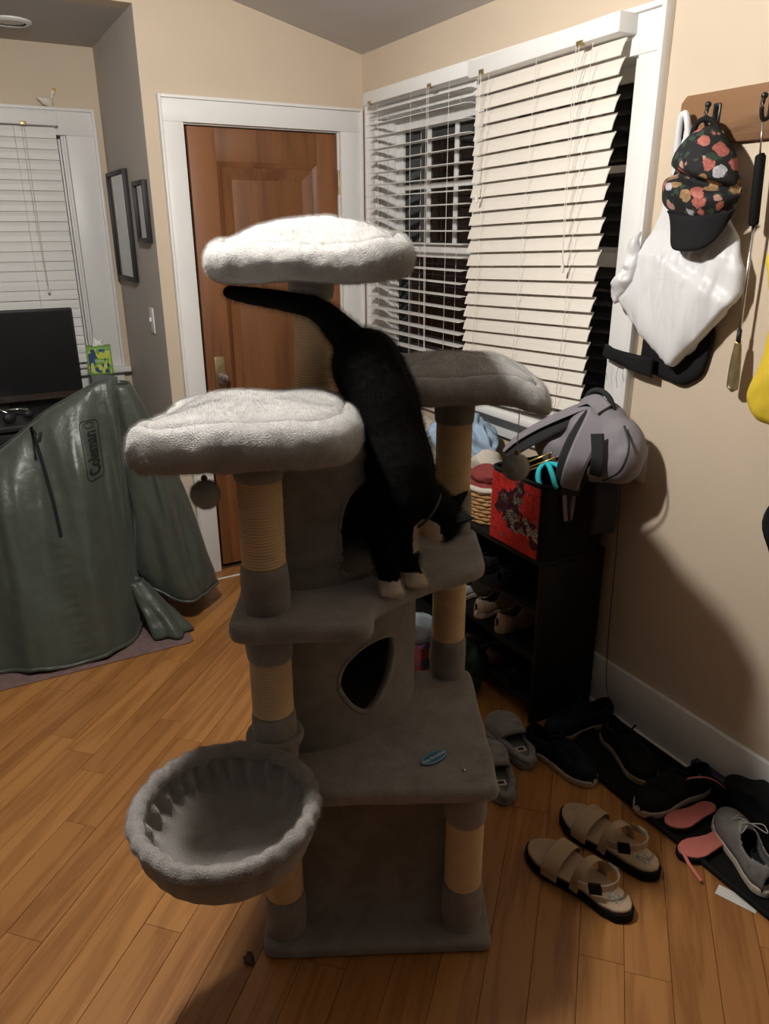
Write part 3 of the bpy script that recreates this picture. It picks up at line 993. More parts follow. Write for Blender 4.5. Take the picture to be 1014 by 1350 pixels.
PLx, PLy = -.221, -.176
PRx, PRy = .207, -.171
P2x, P2y = .206, .232
PTx, PTy = -.126, .150
def post(x, y, segs, seed):
    for z0, z1, k in segs:
        if k == 's': sisal(x, y, z0, z1, seed)
        else: sleeve('post_sleeve', x, y, z0, z1, seed=seed)
        seed += 1
post(PLx, PLy, [(.03, .141, 'p'), (.141, .345, 's'), (.345, .446, 'p'), (.48, .655, 'p'), (.655, .789, 's'), (.789, .868, 'p'), (.902, 1.002, 'p'), (1.002, 1.181, 's'), (1.181, 1.225, 'p')], 1)
post(PRx, PRy, [(.03, .153, 'p'), (.153, .346, 's'), (.346, .446, 'p')], 20)
post(P2x, P2y, [(.48, .593, 'p'), (.593, .776, 's'), (.776, .868, 'p'), (.902, 1.01, 'p'), (1.01, 1.188, 's'), (1.188, 1.262, 'p')], 30)
post(PTx, PTy, [(1.20, 1.487, 's'), (1.487, 1.545, 'p')], 40)
post(.2, .19, [(.03, .14, 'p'), (.14, .345, 's'), (.345, .446, 'p')], 50)
post(-.2, .19, [(.03, .14, 'p'), (.14, .345, 's'), (.345, .446, 'p')], 60)

# plush sheet closing the bottom bay behind the front posts
bm = bmesh.new()
rows = []
for i in range(29):
    z = 0.030 + (0.446-0.030)*i/28
    row = []
    for j in range(41):
        x = -.19 + .40*j/40
        yb = -.155 + 0.075*(i/28) + 0.006*fbm((x*3, z*3, 0.3), 3) + 0.02*max(0, 1-i/4)**2*-1
        row.append(Vector((x, yb, z)))
    rows.append(row)
back = [[v+Vector((0, 0.012, 0)) for v in rw] for rw in rows]
V = grid_mesh(bm, rows); V2 = grid_mesh(bm, back)
for i in range(28):
    for a in (0, 40): bm.faces.new((V[i][a], V[i+1][a], V2[i+1][a], V2[i][a]))
fix(bm)
link('scratch_panel', bm, M['plush'], tree)

# condos: hollow boxes with a quarter-round front
CC = Vector((-.2, .21)); CR = .314
def condo_loop(r):
    k = CR - r
    pts = [(-.262+k, CC.y-r)]
    for i in range(25):
        a = math.radians(-90 + 90*i/24)
        pts.append((CC.x+r*math.cos(a), CC.y+r*math.sin(a)))
    pts += [(CC.x+r, .246-k), (-.262+k, .246-k)]
    return pts
def condo(name, z0, z1, hole, trim_name):
    bm = bmesh.new()
    A = condo_loop(CR); B = condo_loop(CR-0.016)
    rows = [[Vector((p[0], p[1], z)) for p in A] for z in (z0, (z0+z1)/2, z1)] + [[Vector((p[0], p[1], z)) for p in B] for z in (z1, (z0+z1)/2, z0)]
    grid_mesh(bm, rows, close_u=True, close_v=True); fix(bm)
    cb = bmesh.new()
    H = catmull([Vector((a, z, 0)) for a, z in hole], 5, True)
    R = []
    for r in (CR-0.06, CR-0.03, CR, CR+0.04):
        R.append([Vector((CC.x+r*math.cos(math.radians(p.x)), CC.y+r*math.sin(math.radians(p.x)), p.y)) for p in H])
    grid_mesh(cb, R, close_v=True, cap0=True, cap1=True)
    me = cut(bm, [cb])
    w = link(name, me, M['plush'], tree, smooth='auto')
    path = [Vector((CC.x+(CR-0.004)*math.cos(math.radians(p.x)), CC.y+(CR-0.004)*math.sin(math.radians(p.x)), p.y)) for p in H]
    tube(trim_name, path, 0.007, M['plush'], w, seg=8, closed=True)
    return w
hole1 = [(-68, .648), (-66.5, .687), (-62.4, .714), (-55.7, .733), (-47.4, .738), (-39.5, .727), (-37.5, .705), (-37.8, .676), (-40, .629), (-43.7, .597), (-49.9, .562), (-55, .552), (-60.7, .574), (-65.3, .609)]
condo('lower_condo', .481, .868, hole1, 'hole_trim')
hole2 = [(-64.7, .925), (-65.6, .98), (-65.6, 1.045), (-62.2, 1.10), (-54.2, 1.133), (-44, 1.145), (-34, 1.13), (-27, 1.09), (-25, 1.04), (-25, .97), (-26, .925), (-34, .914), (-45, .912), (-56, .914)]
condo('upper_condo', .903, 1.176, hole2, 'hole_trim')
roof_poly = round_poly([tuple(p) for p in condo_loop(CR+0.006)], 0.012, 3)
link('condo_roof', pad_mesh(roof_poly, 1.174, 1.202, 0.01, 0.002, 14), M['plush'], tree)

def perch(name, x0, x1, y0, y1, z0, z1, radii, material, seed, droop=None, rise=None, dome=.02, shape=None):
    """stuffed cushion perch: bulging sides, stitched seam ring, domed uneven top"""
    n = 200
    poly = resample(round_poly(shape or rect(x0, x1, y0, y1), radii, 10), n)
    c = sum(poly, Vector((0, 0)))/n
    h = z1-z0
    def inset(d): return [p + (c-p).normalized()*d for p in poly]
    bm = bmesh.new()
    rows = []
    prof = [(0.9, 0, 0), (0.5, 0, 0), (.03, 0.0, 0)]       # (inset in m when < .2 via d, z)
    K = 16
    rows.append([Vector((c.x+(p.x-c.x)*.02, c.y+(p.y-c.y)*.02, z0+.004)) for p in poly])
    rows.append([Vector((c.x+(p.x-c.x)*.6, c.y+(p.y-c.y)*.6, z0+.002)) for p in poly])
    for k in range(K+1):
        a = -PI/2 + PI*k/K
        d = 0.036*(1-max(0, math.cos(a))**0.95)
        z = z0 + h*0.5*(1+math.sin(a)) 
        q = inset(d)
        rows.append([Vector((p.x, p.y, z)) for p in q])
    # seam groove then top
    zt = z1
    for d, dz in ((0.040, -0.007), (0.044, -0.007), (0.050, 0.002), (0.062, 0.006)):
        q = inset(d)
        rows.append([Vector((p.x, p.y, zt+dz)) for p in q])
    q = inset(0.062)
    for k in range(1, 14):
        s = 1-k/13.2
        rows.append([Vector((c.x+(p.x-c.x)*s, c.y+(p.y-c.y)*s, zt+0.006+dome*(1-s**2.2))) for p in q])
    for rw in rows:
        for v in rw:
            w = Vector((seed, seed*2.1, 0))
            v.z += 0.009*noise.noise(v*9+w) + 0.003*noise.noise(v*32+w)
            o_ = noise.noise_vector(v*11+w)
            v.x += o_.x*0.008; v.y += o_.y*0.008
            o_ = noise.noise_vector(v*45+w)
            v += o_*0.0026
            v += noise.noise_vector(v*110+w)*0.0016
            if droop: v.z -= droop(v.x, v.y)
            if rise: v.z += rise(v.x, v.y)
    grid_mesh(bm, rows, close_v=True, cap0=True, cap1=True); fix(bm)
    return link(name, bm, material, tree)
perch('left_perch', -.425, -.012, -.285, .098, 1.214, 1.302, [.05, .16, .07, .06], M['plush_lit'], 3.0, dome=.014, shape=[(-.456, -.282), (-.03, -.262), (-.008, .100), (-.385, .100)], droop=lambda x, y: 0.022*max(0, (x+.12)/.12)**2)
perch('top_perch', -.333, .090, -.035, .31, 1.530, 1.606, [.08, .075, .08, .08], M['plush_lit'], 8.0, dome=.040, rise=lambda x, y: 0.012*max(0, (x+.02)/.1))
perch('right_perch', .015, .418, .085, .45, 1.254, 1.318, [.06, .05, .08, .075], M['plush_lit'], 14.0, dome=.024, droop=lambda x, y: 0.030*max(0, (x-.29)/.12)**1.7*max(0.9, min(1.3, (.34-y)/.18)))

# basket
bk = Vector((-.296, -.385)); BR = .168
seg = 120
bm = bmesh.new()
rows = []
def pleat(a, amt): return amt*(0.5*math.sin(a*24+2*math.sin(a*3))+0.5*noise.noise(Vector((math.cos(a)*6, math.sin(a)*6, 1))))
for i in range(22):                  # inside from rim to centre, then outside back up
    t = i/21
    ang = t*PI/2
    row = []
    for k in range(seg):
        a = 2*PI*k/seg
        r = BR*math.cos(ang)**0.6 if t < 1 else 0.001
        z = .577 - .104*math.sin(ang)**0.9
        d = -0.030*max(0, 1-t*1.7)*min(1, .25+t*5)*abs(math.sin(a*13+1.3*math.sin(a*3)+t*2))**3
        r = max(.001, r - 0.004 + d)
        z += 0.004*fbm((r*math.cos(a), r*math.sin(a), 3), 14)
        row.append(Vector((bk.x+r*math.cos(a), bk.y+r*math.sin(a), z)))
    rows.append(row)
for i in range(21, -1, -1):
    t = i/21
    ang = t*PI/2
    row = []
    for k in range(seg):
        a = 2*PI*k/seg
        r = (BR+.006)*math.cos(ang)**0.6 if t < 1 else 0.001
        z = .577 - .116*math.sin(ang)**0.9
        r = max(.001, r + pleat(a, 0.004*max(0, 1-t*1.6)))
        row.append(Vector((bk.x+r*math.cos(a), bk.y+r*math.sin(a), z-0.006)))
    rows.append(row)
grid_mesh(bm, rows, close_v=True); fix(bm)
link('basket_bowl', bm, M['plush'], tree)
bm = bmesh.new()
rows = []
for k in range(seg*2):
    a = 2*PI*k/(seg*2)
    row = []
    for j in range(14):
        b_ = 2*PI*j/14
        rt = 0.0155*(1+0.14*math.sin(a*26+2*math.sin(a*3))*0.6+0.30*noise.noise(Vector((math.cos(a)*7, math.sin(a)*7, math.sin(b_)))))
        R_ = BR + rt*math.cos(b_)
        row.append(Vector((bk.x+R_*math.cos(a), bk.y+R_*math.sin(a), .584+rt*1.15*math.sin(b_)+0.006*noise.noise(Vector((math.cos(a)*2, math.sin(a)*2, 5))))))
    rows.append(row)
grid_mesh(bm, rows, close_u=True, close_v=True); fix(bm)
link('basket_rim', bm, M['plush'], tree)
bm = bmesh.new()
rows = []
for k in range(48):
    a = 2*PI*k/48
    rows.append([Vector((PLx+(PR+.009+.010*math.cos(2*PI*j/10))*math.cos(a), PLy+(PR+.009+.010*math.cos(2*PI*j/10))*math.sin(a), .592+.012*math.sin(2*PI*j/10))) for j in range(10)])
grid_mesh(bm, rows, close_u=True, close_v=True); fix(bm)
link('basket_collar', bm, M['plush'], tree)

# hanging pompoms
def pompom(x, y, ztop, zc, r):
    bm = bmesh.new(); bmesh.ops.create_icosphere(bm, subdivisions=5, radius=r)
    for v in bm.verts:
        v.co *= 1 + 0.05*noise.noise(v.co*170) + 0.05*noise.noise(v.co*60)
    b_ = link('pompom', bm, M['plush_lit'], tree, loc=(x, y, zc))  # lighter plush colour lifts the pompoms where they hang unlit
    tube('string', [(0, 0, r*.8), (0, 0, ztop-zc)], 0.0011, M['cord'], b_, seg=6)
    lathe('bead', [(0, -.006), (.004, -.005), (.0065, 0), (.004, .005), (0, .006)], mat('wood_bead', (.16, .09, .04), .5, .2, 60), b_, seg=12).location = (0, 0, r+.005)
pompom(-.315, -.222, 1.235, 1.166, .0265)
pompom(.343, .135, 1.26, 1.10, .031)

# oval maker's label and screw on the lower platform
bm = bmesh.new()
P = [(.038*math.cos(2*PI*k/40), .0185*math.sin(2*PI*k/40)) for k in range(40)]
bm_prism(bm, P, 'z', 0, .0015); bmesh.ops.recalc_face_normals(bm, faces=bm.faces)
lb = link('label_badge', bm, mat('blue_badge', (.03, .17, .32), .4, .05), tree, loc=(.135, -.132, .4845), rot=(0, 0, math.radians(36)), smooth='auto')
lb['label'] = 'blue oval badge with white lettering'
tm = text_mesh('Hey-brother', .0138, .0002)
link('lettering', tm, mat('badge_white', (.75, .8, .82), .5, .02), lb, loc=(0, 0, .0018), smooth=False)
bm = bmesh.new()
P = [(.034*math.cos(2*PI*k/40), .0155*math.sin(2*PI*k/40)) for k in range(40)]
bm_tube(bm, [Vector((p[0], p[1], .0016)) for p in P], .0005, 5, True); link('border', bm, M['white'], lb)
lathe('screw', [(0, 0), (.004, 0), (.004, .001), (.0015, .0022), (0, .0018)], M['chrome'], tree, seg=14).location = (.2, -.175, .4835)

# ================================================================== CAT
def tl(p): return Vector(p)
bm = bmesh.new()
def chain(pts):
    for (a, ra), (b_, rb) in zip(pts[:-1], pts[1:]): bm_capsule(bm, a, b_, ra, rb)
chain([((-.008, .045, 1.358), .076), ((.022, .025, 1.290), .077), ((.040, .003, 1.220), .074), ((.058, -.026, 1.150), .076), ((.060, -.046, 1.095), .070), ((.052, -.062, 1.045), .050)])
chain([((.062, -.043, 1.118), .060), ((.098, -.045, 1.088), .054), ((.128, -.038, 1.058), .050)])
# hind legs down to the condo roof
for s in (0, 1):
    chain([((-.018+.035*s, .03+.045*s, 1.345), .050), ((.0+.05*s, .03+.05*s, 1.285), .042), ((.03+.045*s, .045+.05*s, 1.245), .022), ((.03+.045*s, .03+.05*s, 1.215), .014), ((.045+.045*s, .0+.05*s, 1.213), .013)])
chain([((-.030, .035, 1.345), .048), ((-.012, .04, 1.385), .052)])
# front legs
chain([((.026, -.062, 1.085), .046), ((.020, -.082, 1.035), .037), ((.029, -.103, .965), .0275), ((.033, -.113, .928), .0235)])
chain([((.064, -.048, 1.075), .044), ((.062, -.058, 1.01), .036), ((.074, -.068, .945), .0265), ((.080, -.072, .928), .0225)])
for (x, y) in ((.036, -.124), (.090, -.080)):      # paws with toes
    bm_capsule(bm, (x-.004, y+.014, .921), (x+.001, y-.002, .920), .020, .0205)
    for k, dx in enumerate((-.013, -.0045, .0045, .013)):
        bm_capsule(bm, (x+dx*1.0, y-.007, .9165), (x+dx*1.2+.002, y-.021+abs(dx)*.4, .9145), .0105, .0095)
# tail
chain([((-.022, .045, 1.380), .054), ((-.052, .045, 1.420), .036), ((-.091, .040, 1.463), .0265), ((-.118, .038, 1.480), .0235), ((-.150, .035, 1.487), .0215), ((-.212, .03, 1.499), .0190), ((-.262, .025, 1.507), .0165), ((-.283, .025, 1.5105), .0135)])
# head: crown towards +x, nose down and a little away
crown = Vector((.93, -.12, .34)).normalized()
nose = Vector((-.22, .28, -.86)); nose = (nose - crown*nose.dot(crown)).normalized()
ear = crown.cross(nose).normalized()
HC = Vector((.143, -.033, 1.040))
RM = Matrix((ear, nose, crown)).transposed()       # columns: ear axis, nose axis, crown axis
def hp(e, n_, c): return HC + ear*e + nose*n_ + crown*c
bm_ellipsoid(bm, HC, (.054, .056, .050), RM)
bm_ellipsoid(bm, hp(0, .040, -.014), (.024, .026, .020), RM)              # muzzle
bm_ellipsoid(bm, hp(.020, .018, -.016), (.024, .024, .022), RM)           # cheeks
bm_ellipsoid(bm, hp(-.020, .018, -.016), (.024, .024, .022), RM)
bm_ellipsoid(bm, hp(0, .054, -.004), (.008, .010, .007), RM)              # nose bridge
bm_ellipsoid(bm, hp(0, .034, -.030), (.014, .017, .012), RM)              # chin
# ears: flattened cones
for s in (1, -1):
    r = bmesh.ops.create_cone(bm, cap_ends=True, segments=16, radius1=.026, radius2=.003, depth=.058)
    d = (crown*0.86 + ear*s*0.55 - nose*0.12).normalized()
    sd = (ear - d*ear.dot(d)).normalized()
    nn = d.cross(sd)
    mt = Matrix.Translation(hp(s*.036, -.006, .055)) @ Matrix((sd, nn, d)).transposed().to_4x4() @ Matrix.Diagonal((1, .45, 1, 1))
    for v in r['verts']: v.co = mt @ v.co
me = remesh(bm, 0.0034, 4, 0.5)
me.materials.append(M['catblack']); me.materials.append(M['catwhite'])
for v in me.vertices:
    v.co += Vector(noise.noise_vector(v.co*70))*0.0012
WP = hp(.012, .012, -.045)
for p in me.polygons:
    c = p.center
    jit = 0.006*noise.noise(c*60)
    w = False
    if c.z < .934 + jit and (c - Vector((.036, -.12, .915))).length < .05: w = True
    if c.z < .936 + jit and (c - Vector((.090, -.078, .915))).length < .048: w = True
    q = c - HC
    e_, n_, k_ = q.dot(ear), q.dot(nose), q.dot(crown)
    if (c - Vector((.108, -.082, 1.012))).length < .042 + jit*1.3 and c.z > .98 and c.x > .084: w = True       # cheek and throat
    if k_ < -.012 and n_ > .022 and (c-HC).length < .085 and e_ > -.05: w = True     # chin, muzzle underside
    if (c - Vector((.092, -.075, 1.0))).length < .028+jit and c.x > .088 and c.z > .985: w = True                   # bib
    if w: p.material_index = 1
cat_o = link('cat', me, None, None, loc=TO, rot=(0, 0, TR), label='black and white cat climbing head down on the grey cat tree', cat='cat')
cax = (Vector((.143, -.033, 1.040)) - Vector((.075, -.047, 1.095))).normalized()
cs = cax.orthogonal().normalized(); cu_ = cax.cross(cs)
cc = Vector((.108, -.043, 1.068))
tube('collar', [cc + cs*(.0545*math.cos(2*PI*k/40)) + cu_*(.0545*math.sin(2*PI*k/40)) for k in range(40)], .0032, mat('collar_grey', (.05, .05, .06), .6), cat_o, seg=6, closed=True)

vg = cat_o.vertex_groups.new(name='black')
vw = cat_o.vertex_groups.new(name='white')
wv = set()
for p in me.polygons:
    if p.material_index == 1: wv.update(p.vertices)
vg.add([v.index for v in me.vertices if v.index not in wv], 1.0, 'REPLACE')
vw.add(list(wv), 1.0, 'REPLACE')
fur(cat_o, 60000, .011, .00016, 1, 'black', seed=3)
fur(cat_o, 12000, .007, .00016, 2, 'white', seed=4)
for o in tree.children:
    if o.name.split('.')[0] in ('left_perch', 'top_perch', 'right_perch'):
        fur(o, 70000, .0065, .00018, 1, seed=5)
    if o.name.split('.')[0] == 'basket_rim':
        fur(o, 30000, .005, .00016, 1, seed=6)
    if o.name.split('.')[0] == 'pompom':
        fur(o, 6000, .005, .00016, 1, seed=7)

# ================================================================== LEFT SIDE: draped cover, mat, desk
M['tarp'] = mat('green_nylon', (0.060, 0.072, 0.059), 0.40, 0.10, 5, 0.55, 14, spec=0.5, sheen=0.1, bdist=0.012)
M['tarp_dark'] = mat('logo_ink', (0.012, 0.016, 0.015), 0.5, 0.1)
M['mat'] = mat('plum_mat', (0.17, 0.105, 0.10), 0.95, 0.18, 30, 0.5, 160)
mt_ = link('floor_mat', pad_mesh(round_poly(rect(-1.0, .665, 2.842, 3.43), .015), 0.0, .006, .0025, .0004, 8), M['mat'], label='dusty plum floor mat under the green cover', cat='mat')
mt_.location = (0, 0, 0.0003)

HEM = [(-1.1, 2.98), (-.5, 2.97), (-.07, 2.955), (.05, 2.89), (.16, 2.865), (.28, 2.872), (.37, 2.905), (.45, 2.98), (.505, 3.09), (.53, 3.19), (.535, 3.27), (.50, 3.35), (.40, 3.40), (.1, 3.41), (-.5, 3.42), (-1.1, 3.41)]
HM = catmull([Vector((x, y, 0)) for x, y in HEM], 12, False)
RIDGE = [(-1.1, .80), (-.4, .80), (.0, .82), (.085, .845), (.27, .975), (.40, 1.035), (.47, 1.068), (.53, 1.078), (.60, 1.07)]
def ridge_z(x):
    for (a, za), (b_, zb) in zip(RIDGE[:-1], RIDGE[1:]):
        if a <= x <= b_: return za + (zb-za)*(x-a)/(b_-a)
    return RIDGE[0][1] if x < RIDGE[0][0] else RIDGE[-1][1]
bm = bmesh.new()
NV = 60
rows = []
for i, h in enumerate(HM):
    # ridge foot for this hem point
    t = i/(len(HM)-1)
    rx = min(h.x + 0.02, 0.10 + (h.x-0.10)*0.9) if h.x < .3 else .30 + (h.x-.30)*1.08
    rx = min(rx, .545)
    ry = 3.18 + (h.y-3.18)*0.06
    rz = ridge_z(rx)
    hz_ = 0.022 + 0.008*math.sin(i*.21)
    row = []
    for j in range(NV+1):
        v = j/NV
        k = v**0.62
        # shoulder roundness near the ridge, flare at the hem
        x = rx + (h.x-rx)*k
        y = ry + (h.y-ry)*k
        z = rz*(1-v) + hz_*v + 0.05*math.sin(PI*v)*(.5-v) - 0.03*v*(1-v)
        p = Vector((x, y, z))
        out = Vector((h.x-rx, h.y-ry, 0)); out = out.normalized() if out.length > 1e-6 else Vector((0, -1, 0))
        amp = 0.050*min(1, v*4)*(1-0.5*v)
        arc = t*42
        f = math.sin(arc*.85+2.6*noise.noise(Vector((arc*.16, v*1.3, 2)))+v*1.2)*0.42 + .9*noise.noise(Vector((arc*.30, v*1.7, 4.2))) + .35*noise.noise(Vector((arc*.9, v*2.6, 9.1)))*(1-.5*v)
        p += out*amp*f
        p += out*0.004*noise.noise(Vector((arc*1.1, v*9, 8)))
        sd_ = abs(p.x-(.215+.06*max(0, v-.45)))      # puckers along the seam below the zipper
        if v > .45 and h.y < 3.0: p += out*0.007*math.exp(-(sd_/.028)**2)*math.sin(v*150)
        # puckered seam running down the front
        row.append(p)
    rows.append(row)
inner = [[p - (Vector((p.x, p.y, 0))-Vector((p.x, 3.18, 0))).normalized()*0.003 - Vector((0, 0, .003)) for p in rw] for rw in rows]
grid_mesh(bm, rows)
bmesh.ops.recalc_face_normals(bm, faces=bm.faces)
cover = empty('fabric_cover', (0.1, 3.18, 0.0), 0, 'large green fabric cover draped over something bulky left of the door', 'cover')
def cw(p): return Vector(p) - cover.location
bvh = BVHTree.FromBMesh(bm)
thicken(bm, 0.003)
for v in bm.verts: v.co = cw(v.co)
bmesh.ops.recalc_face_normals(bm, faces=bm.faces)
link('main_drape', bm, M['tarp'], cover)
# hem cord casing
tube('hem', [cw(rw[-1]) for rw in rows], .009, M['tarp'], cover, seg=8)

# side drape that balloons towards the door
bm = bmesh.new()
SH = catmull([(.56, 3.12, .17), (.62, 3.03, .125), (.71, 3.005, .11), (.80, 3.04, .105), (.865, 3.13, .115), (.885, 3.23, .125), (.85, 3.33, .14), (.72, 3.37, .15), (.58, 3.34, .16), (.53, 3.22, .17)], 10, True)
top_c = Vector((.555, 3.22, 1.055))
rows2 = []
for i, h in enumerate(SH):
    a = 2*PI*i/len(SH)
    row = []
    for j in range(41):
        v = j/40
        tx = top_c + Vector((.045*math.cos(a-2.3), .06*math.sin(a-2.3), -.01))
        k = v**0.85
        p = tx.lerp(Vector((h.x, h.y, tx.z)), k)
        p.z = tx.z*(1-v) + h.z*v + .06*math.sin(PI*v)*(.6-v)
        if v > .93: # rolled hem tucks in
            p += (Vector((.72, 3.18, p.z))-p)*(v-.93)*1.2
        o_ = Vector((p.x-.70, p.y-3.2, 0)); o_.normalize()
        p += o_*(0.020*min(1, v*3)*(math.sin(a*5+2*v+1.5*noise.noise(Vector((a, v*2, 1))))*.7+noise.noise(Vector((a*2, v*3, 6)))))
        row.append(p)
    rows2.append(row)
grid_mesh(bm, rows2, close_u=True)
bmesh.ops.recalc_face_normals(bm, faces=bm.faces)
thicken(bm, 0.003)
for v in bm.verts: v.co = cw(v.co)
bmesh.ops.recalc_face_normals(bm, faces=bm.faces)
link('side_drape', bm, M['tarp'], cover)
tube('side_hem', [cw(rw[-1]) for rw in rows2], .007, M['tarp'], cover, seg=8, closed=True)
# loose flap end resting on the mat
bm = bmesh.new()
rows3 = []
for k in range(72):
    a = 2*PI*k/72
    row = []
    for j in range(19):
        v = j/18
        rx, ry = .035+.042*v, .03+.035*v
        fold = 1 + .22*v*math.sin(a*5+2.5*v) + .12*noise.noise(Vector((math.cos(a)*2, math.sin(a)*2, v*3)))
        p = Vector((.49+.11*v, 3.06-.105*v, .24)) + Vector((rx*fold*math.cos(a), ry*fold*math.sin(a), 0))
        p.z = .24*(1-v)+.014*v + .012*noise.noise(Vector((a, v*4, 3)))*v*(1-v)*4
        row.append(p)
    rows3.append(row)
grid_mesh(bm, rows3, close_u=True)
bmesh.ops.recalc_face_normals(bm, faces=bm.faces)
thicken(bm, 0.002)
for v in bm.verts: v.co = cw(v.co)
bmesh.ops.recalc_face_normals(bm, faces=bm.faces)
link('loose_flap', bm, M['tarp'], cover)

def hit(x, z, off=0.0016):
    r = bvh.ray_cast(Vector((x, 2.0, z)), Vector((0, 1, 0)))
    if r[0] is None: return Vector((x, 2.95, z))
    n = r[1] if r[1].y < 0 else -r[1]
    return r[0] + n*off
# zipper
zp = [hit(x, z, .003) for x, z in [(.200+.030*math.sin(k/24*PI*.5), .935-.415*k/24) for k in range(25)]]
band('zipper', [cw(p) for p in zp], (0, -1, .15), .013, .003, M['blackcloth'], cover)
zz = link('zipper_pull', (lambda b_: (bm_box(b_, -.006, .006, -.003, .003, -.022, .022, .002), b_)[1])(bmesh.new()), M['black'], cover, loc=cw(hit(.225, .885, .006)), rot=(0, .3, 0))
# printed logo running up the cloth
lg = text_mesh('Coleman', .062, .0, bold=.0016)
UP = Vector((.004, .205)).normalized(); SD = Vector((UP.y, -UP.x))
ctr = Vector((.400, .815))
def on_cloth(tx, ty, off):
    q = ctr + UP*tx - SD*ty
    return cw(hit(q.x, q.y, off))
bm = bmesh.new(); bm.from_mesh(lg)
bmesh.ops.triangulate(bm, faces=bm.faces)
bmesh.ops.subdivide_edges(bm, edges=[e for e in bm.edges if e.calc_length() > .008], cuts=1)
w_ = max(v.co.x for v in bm.verts) - min(v.co.x for v in bm.verts)
for v in bm.verts:
    v.co = on_cloth(v.co.x/w_*.165-.006, v.co.y*1.15, .0022)
link('logo_lettering', bm, M['tarp_dark'], cover, smooth=False)
fr_ = resample(round_poly([(-.105, -.038), (.115, -.038), (.115, .038), (-.105, .038)], .02), 90)
tube('logo_frame', [on_cloth(p.x, p.y, .0012) for p in fr_], .0018, M['tarp_dark'], cover, seg=5, closed=True)
fr_ = [Vector((.098+.011*math.cos(2*PI*k/24), .020*math.sin(2*PI*k/24))) for k in range(24)]
tube('logo_emblem', [on_cloth(p.x, p.y, .0012) for p in fr_], .0018, M['tarp_dark'], cover, seg=5, closed=True)

# ------------------------------------------------------------ desk with monitor, speaker, tissue box
M['deskblack'] = mat('desk_black', (0.020, 0.019, 0.019), 0.5, 0.15, 12)
dk = empty('desk', (-.1, 4.0, 0), 0, 'black desk under the far alcove window', 'desk')
box('desk_top', -.85, .80, -.27, .29, .775, .80, M['deskblack'], dk, bevel=.003)
box('apron', -.82, .77, -.245, -.225, .70, .774, M['deskblack'], dk, bevel=.002)
for x in (-.80, .75):
    for y in (-.22, .25): box('leg', x-.022, x+.022, y-.022, y+.022, 0, .775, M['deskblack'], dk, bevel=.003)
m, nt, b = new_mat('screen_off'); b.inputs['Base Color'].default_value = (.012, .012, .013, 1); b.inputs['Roughness'].default_value = .28; M['screen'] = m
mo = empty('monitor', (.14, 4.06, .8), math.radians(0.0), 'large black computer monitor switched off on the desk', 'monitor')
box('bezel', -.385, .385, -.012, .03, .045, .475, M['black'], mo, bevel=.005)
box('screen', -.375, .375, -.0135, -.0115, .08, .466, M['screen'], mo)
box('chin', -.38, .38, -.015, -.012, .048, .078, mat('brown_reflection', (.045, .03, .024), .25), mo)  # brownish reflection along the lower bezel, put into the base colour
box('stand_neck', -.04, .04, .03, .05, .01, .2, M['black'], mo, bevel=.004)
prism('stand_base', round_poly(rect(-.13, .13, -.09, .10), .03), 'z', 0, .012, M['black'], mo)
kbd = empty('keyboard', (-.12, 3.86, .8), 0, 'dark keyboard on the desk before the monitor', 'keyboard')
box('keyboard_body', -.17, .17, -.06, .06, 0, .016, M['black'], kbd, bevel=.003)
me = None
for r_ in range(4):
    for c_ in range(12):
        if me is None:
            k_ = box('key', -.011, .011, -.010, .010, 0, .007, mat('key_grey', (.10, .10, .115), .5, .3, 30), kbd, bevel=.0015); me = k_.data
        else:
            k_ = link('key', me, None, kbd, smooth=False)
        k_.location = (-.145+.0264*c_, -.042+.028*r_, .0155)
hs = empty('headset', (.16, 3.80, .8), .5, 'black headset with pale band lying on the desk', 'headset')
bm = bmesh.new(); bm_ellipsoid(bm, (0, 0, .026), (.032, .02, .026)); fix(bm); link('ear_cup', bm, M['black'], hs)
bm = bmesh.new(); bm_ellipsoid(bm, (.11, .02, .022), (.03, .02, .021)); fix(bm); link('ear_cup', bm, M['black'], hs)
tube('head_band', catmull([(0, 0, .045), (-.02, .03, .062), (.03, .075, .045), (.09, .07, .04), (.11, .02, .04)], 8), .006, M['chrome'], hs)
sp = empty('speaker', (.615, 4.02, .8), math.radians(-6), 'grey box speaker with round driver under the tissue box', 'speaker')
box('cabinet', -.052, .052, -.05, .05, 0, .158, mat('speaker_grey', (.10, .10, .105), .5, .08, 20), sp, bevel=.004)
lathe('driver', [(0, .004), (.020, .004), (.028, .001), (.032, -.003), (.032, -.006), (0, -.006)], M['black'], sp, seg=28).matrix_local = Matrix.Translation((0, -.0505, .105)) @ Matrix.Rotation(PI/2, 4, 'X')
# tissue box with a leafy print
m, nt, b = new_mat('leafy_print')
N = nt.nodes.new; Lk = nt.links.new
tc = N('ShaderNodeTexCoord'); v1 = N('ShaderNodeTexVoronoi'); v1.inputs['Scale'].default_value = 75; v1.feature = 'F1'
mpx = N('ShaderNodeMapping'); mpx.inputs['Scale'].default_value = (1, 1, .55); mpx.inputs['Rotation'].default_value = (.4, .6, .3)
Lk(tc.outputs['Object'], mpx.inputs[0]); Lk(mpx.outputs[0], v1.inputs['Vector'])
r = N('ShaderNodeValToRGB'); r.color_ramp.interpolation = 'CONSTANT'
r.color_ramp.elements[0].color = (.03, .06, .16, 1); r.color_ramp.elements[1].position = .36; r.color_ramp.elements[1].color = (.55, .60, .09, 1)
for p_, c_ in ((.55, (.16, .38, .06, 1)), (.70, (.05, .12, .24, 1)), (.85, (.62, .60, .20, 1))):
    e = r.color_ramp.elements.new(p_); e.color = c_
Lk(v1.outputs['Color'], r.inputs[0]); Lk(r.outputs[0], b.inputs['Base Color']); b.inputs['Roughness'].default_value = .45
M['leafy'] = m
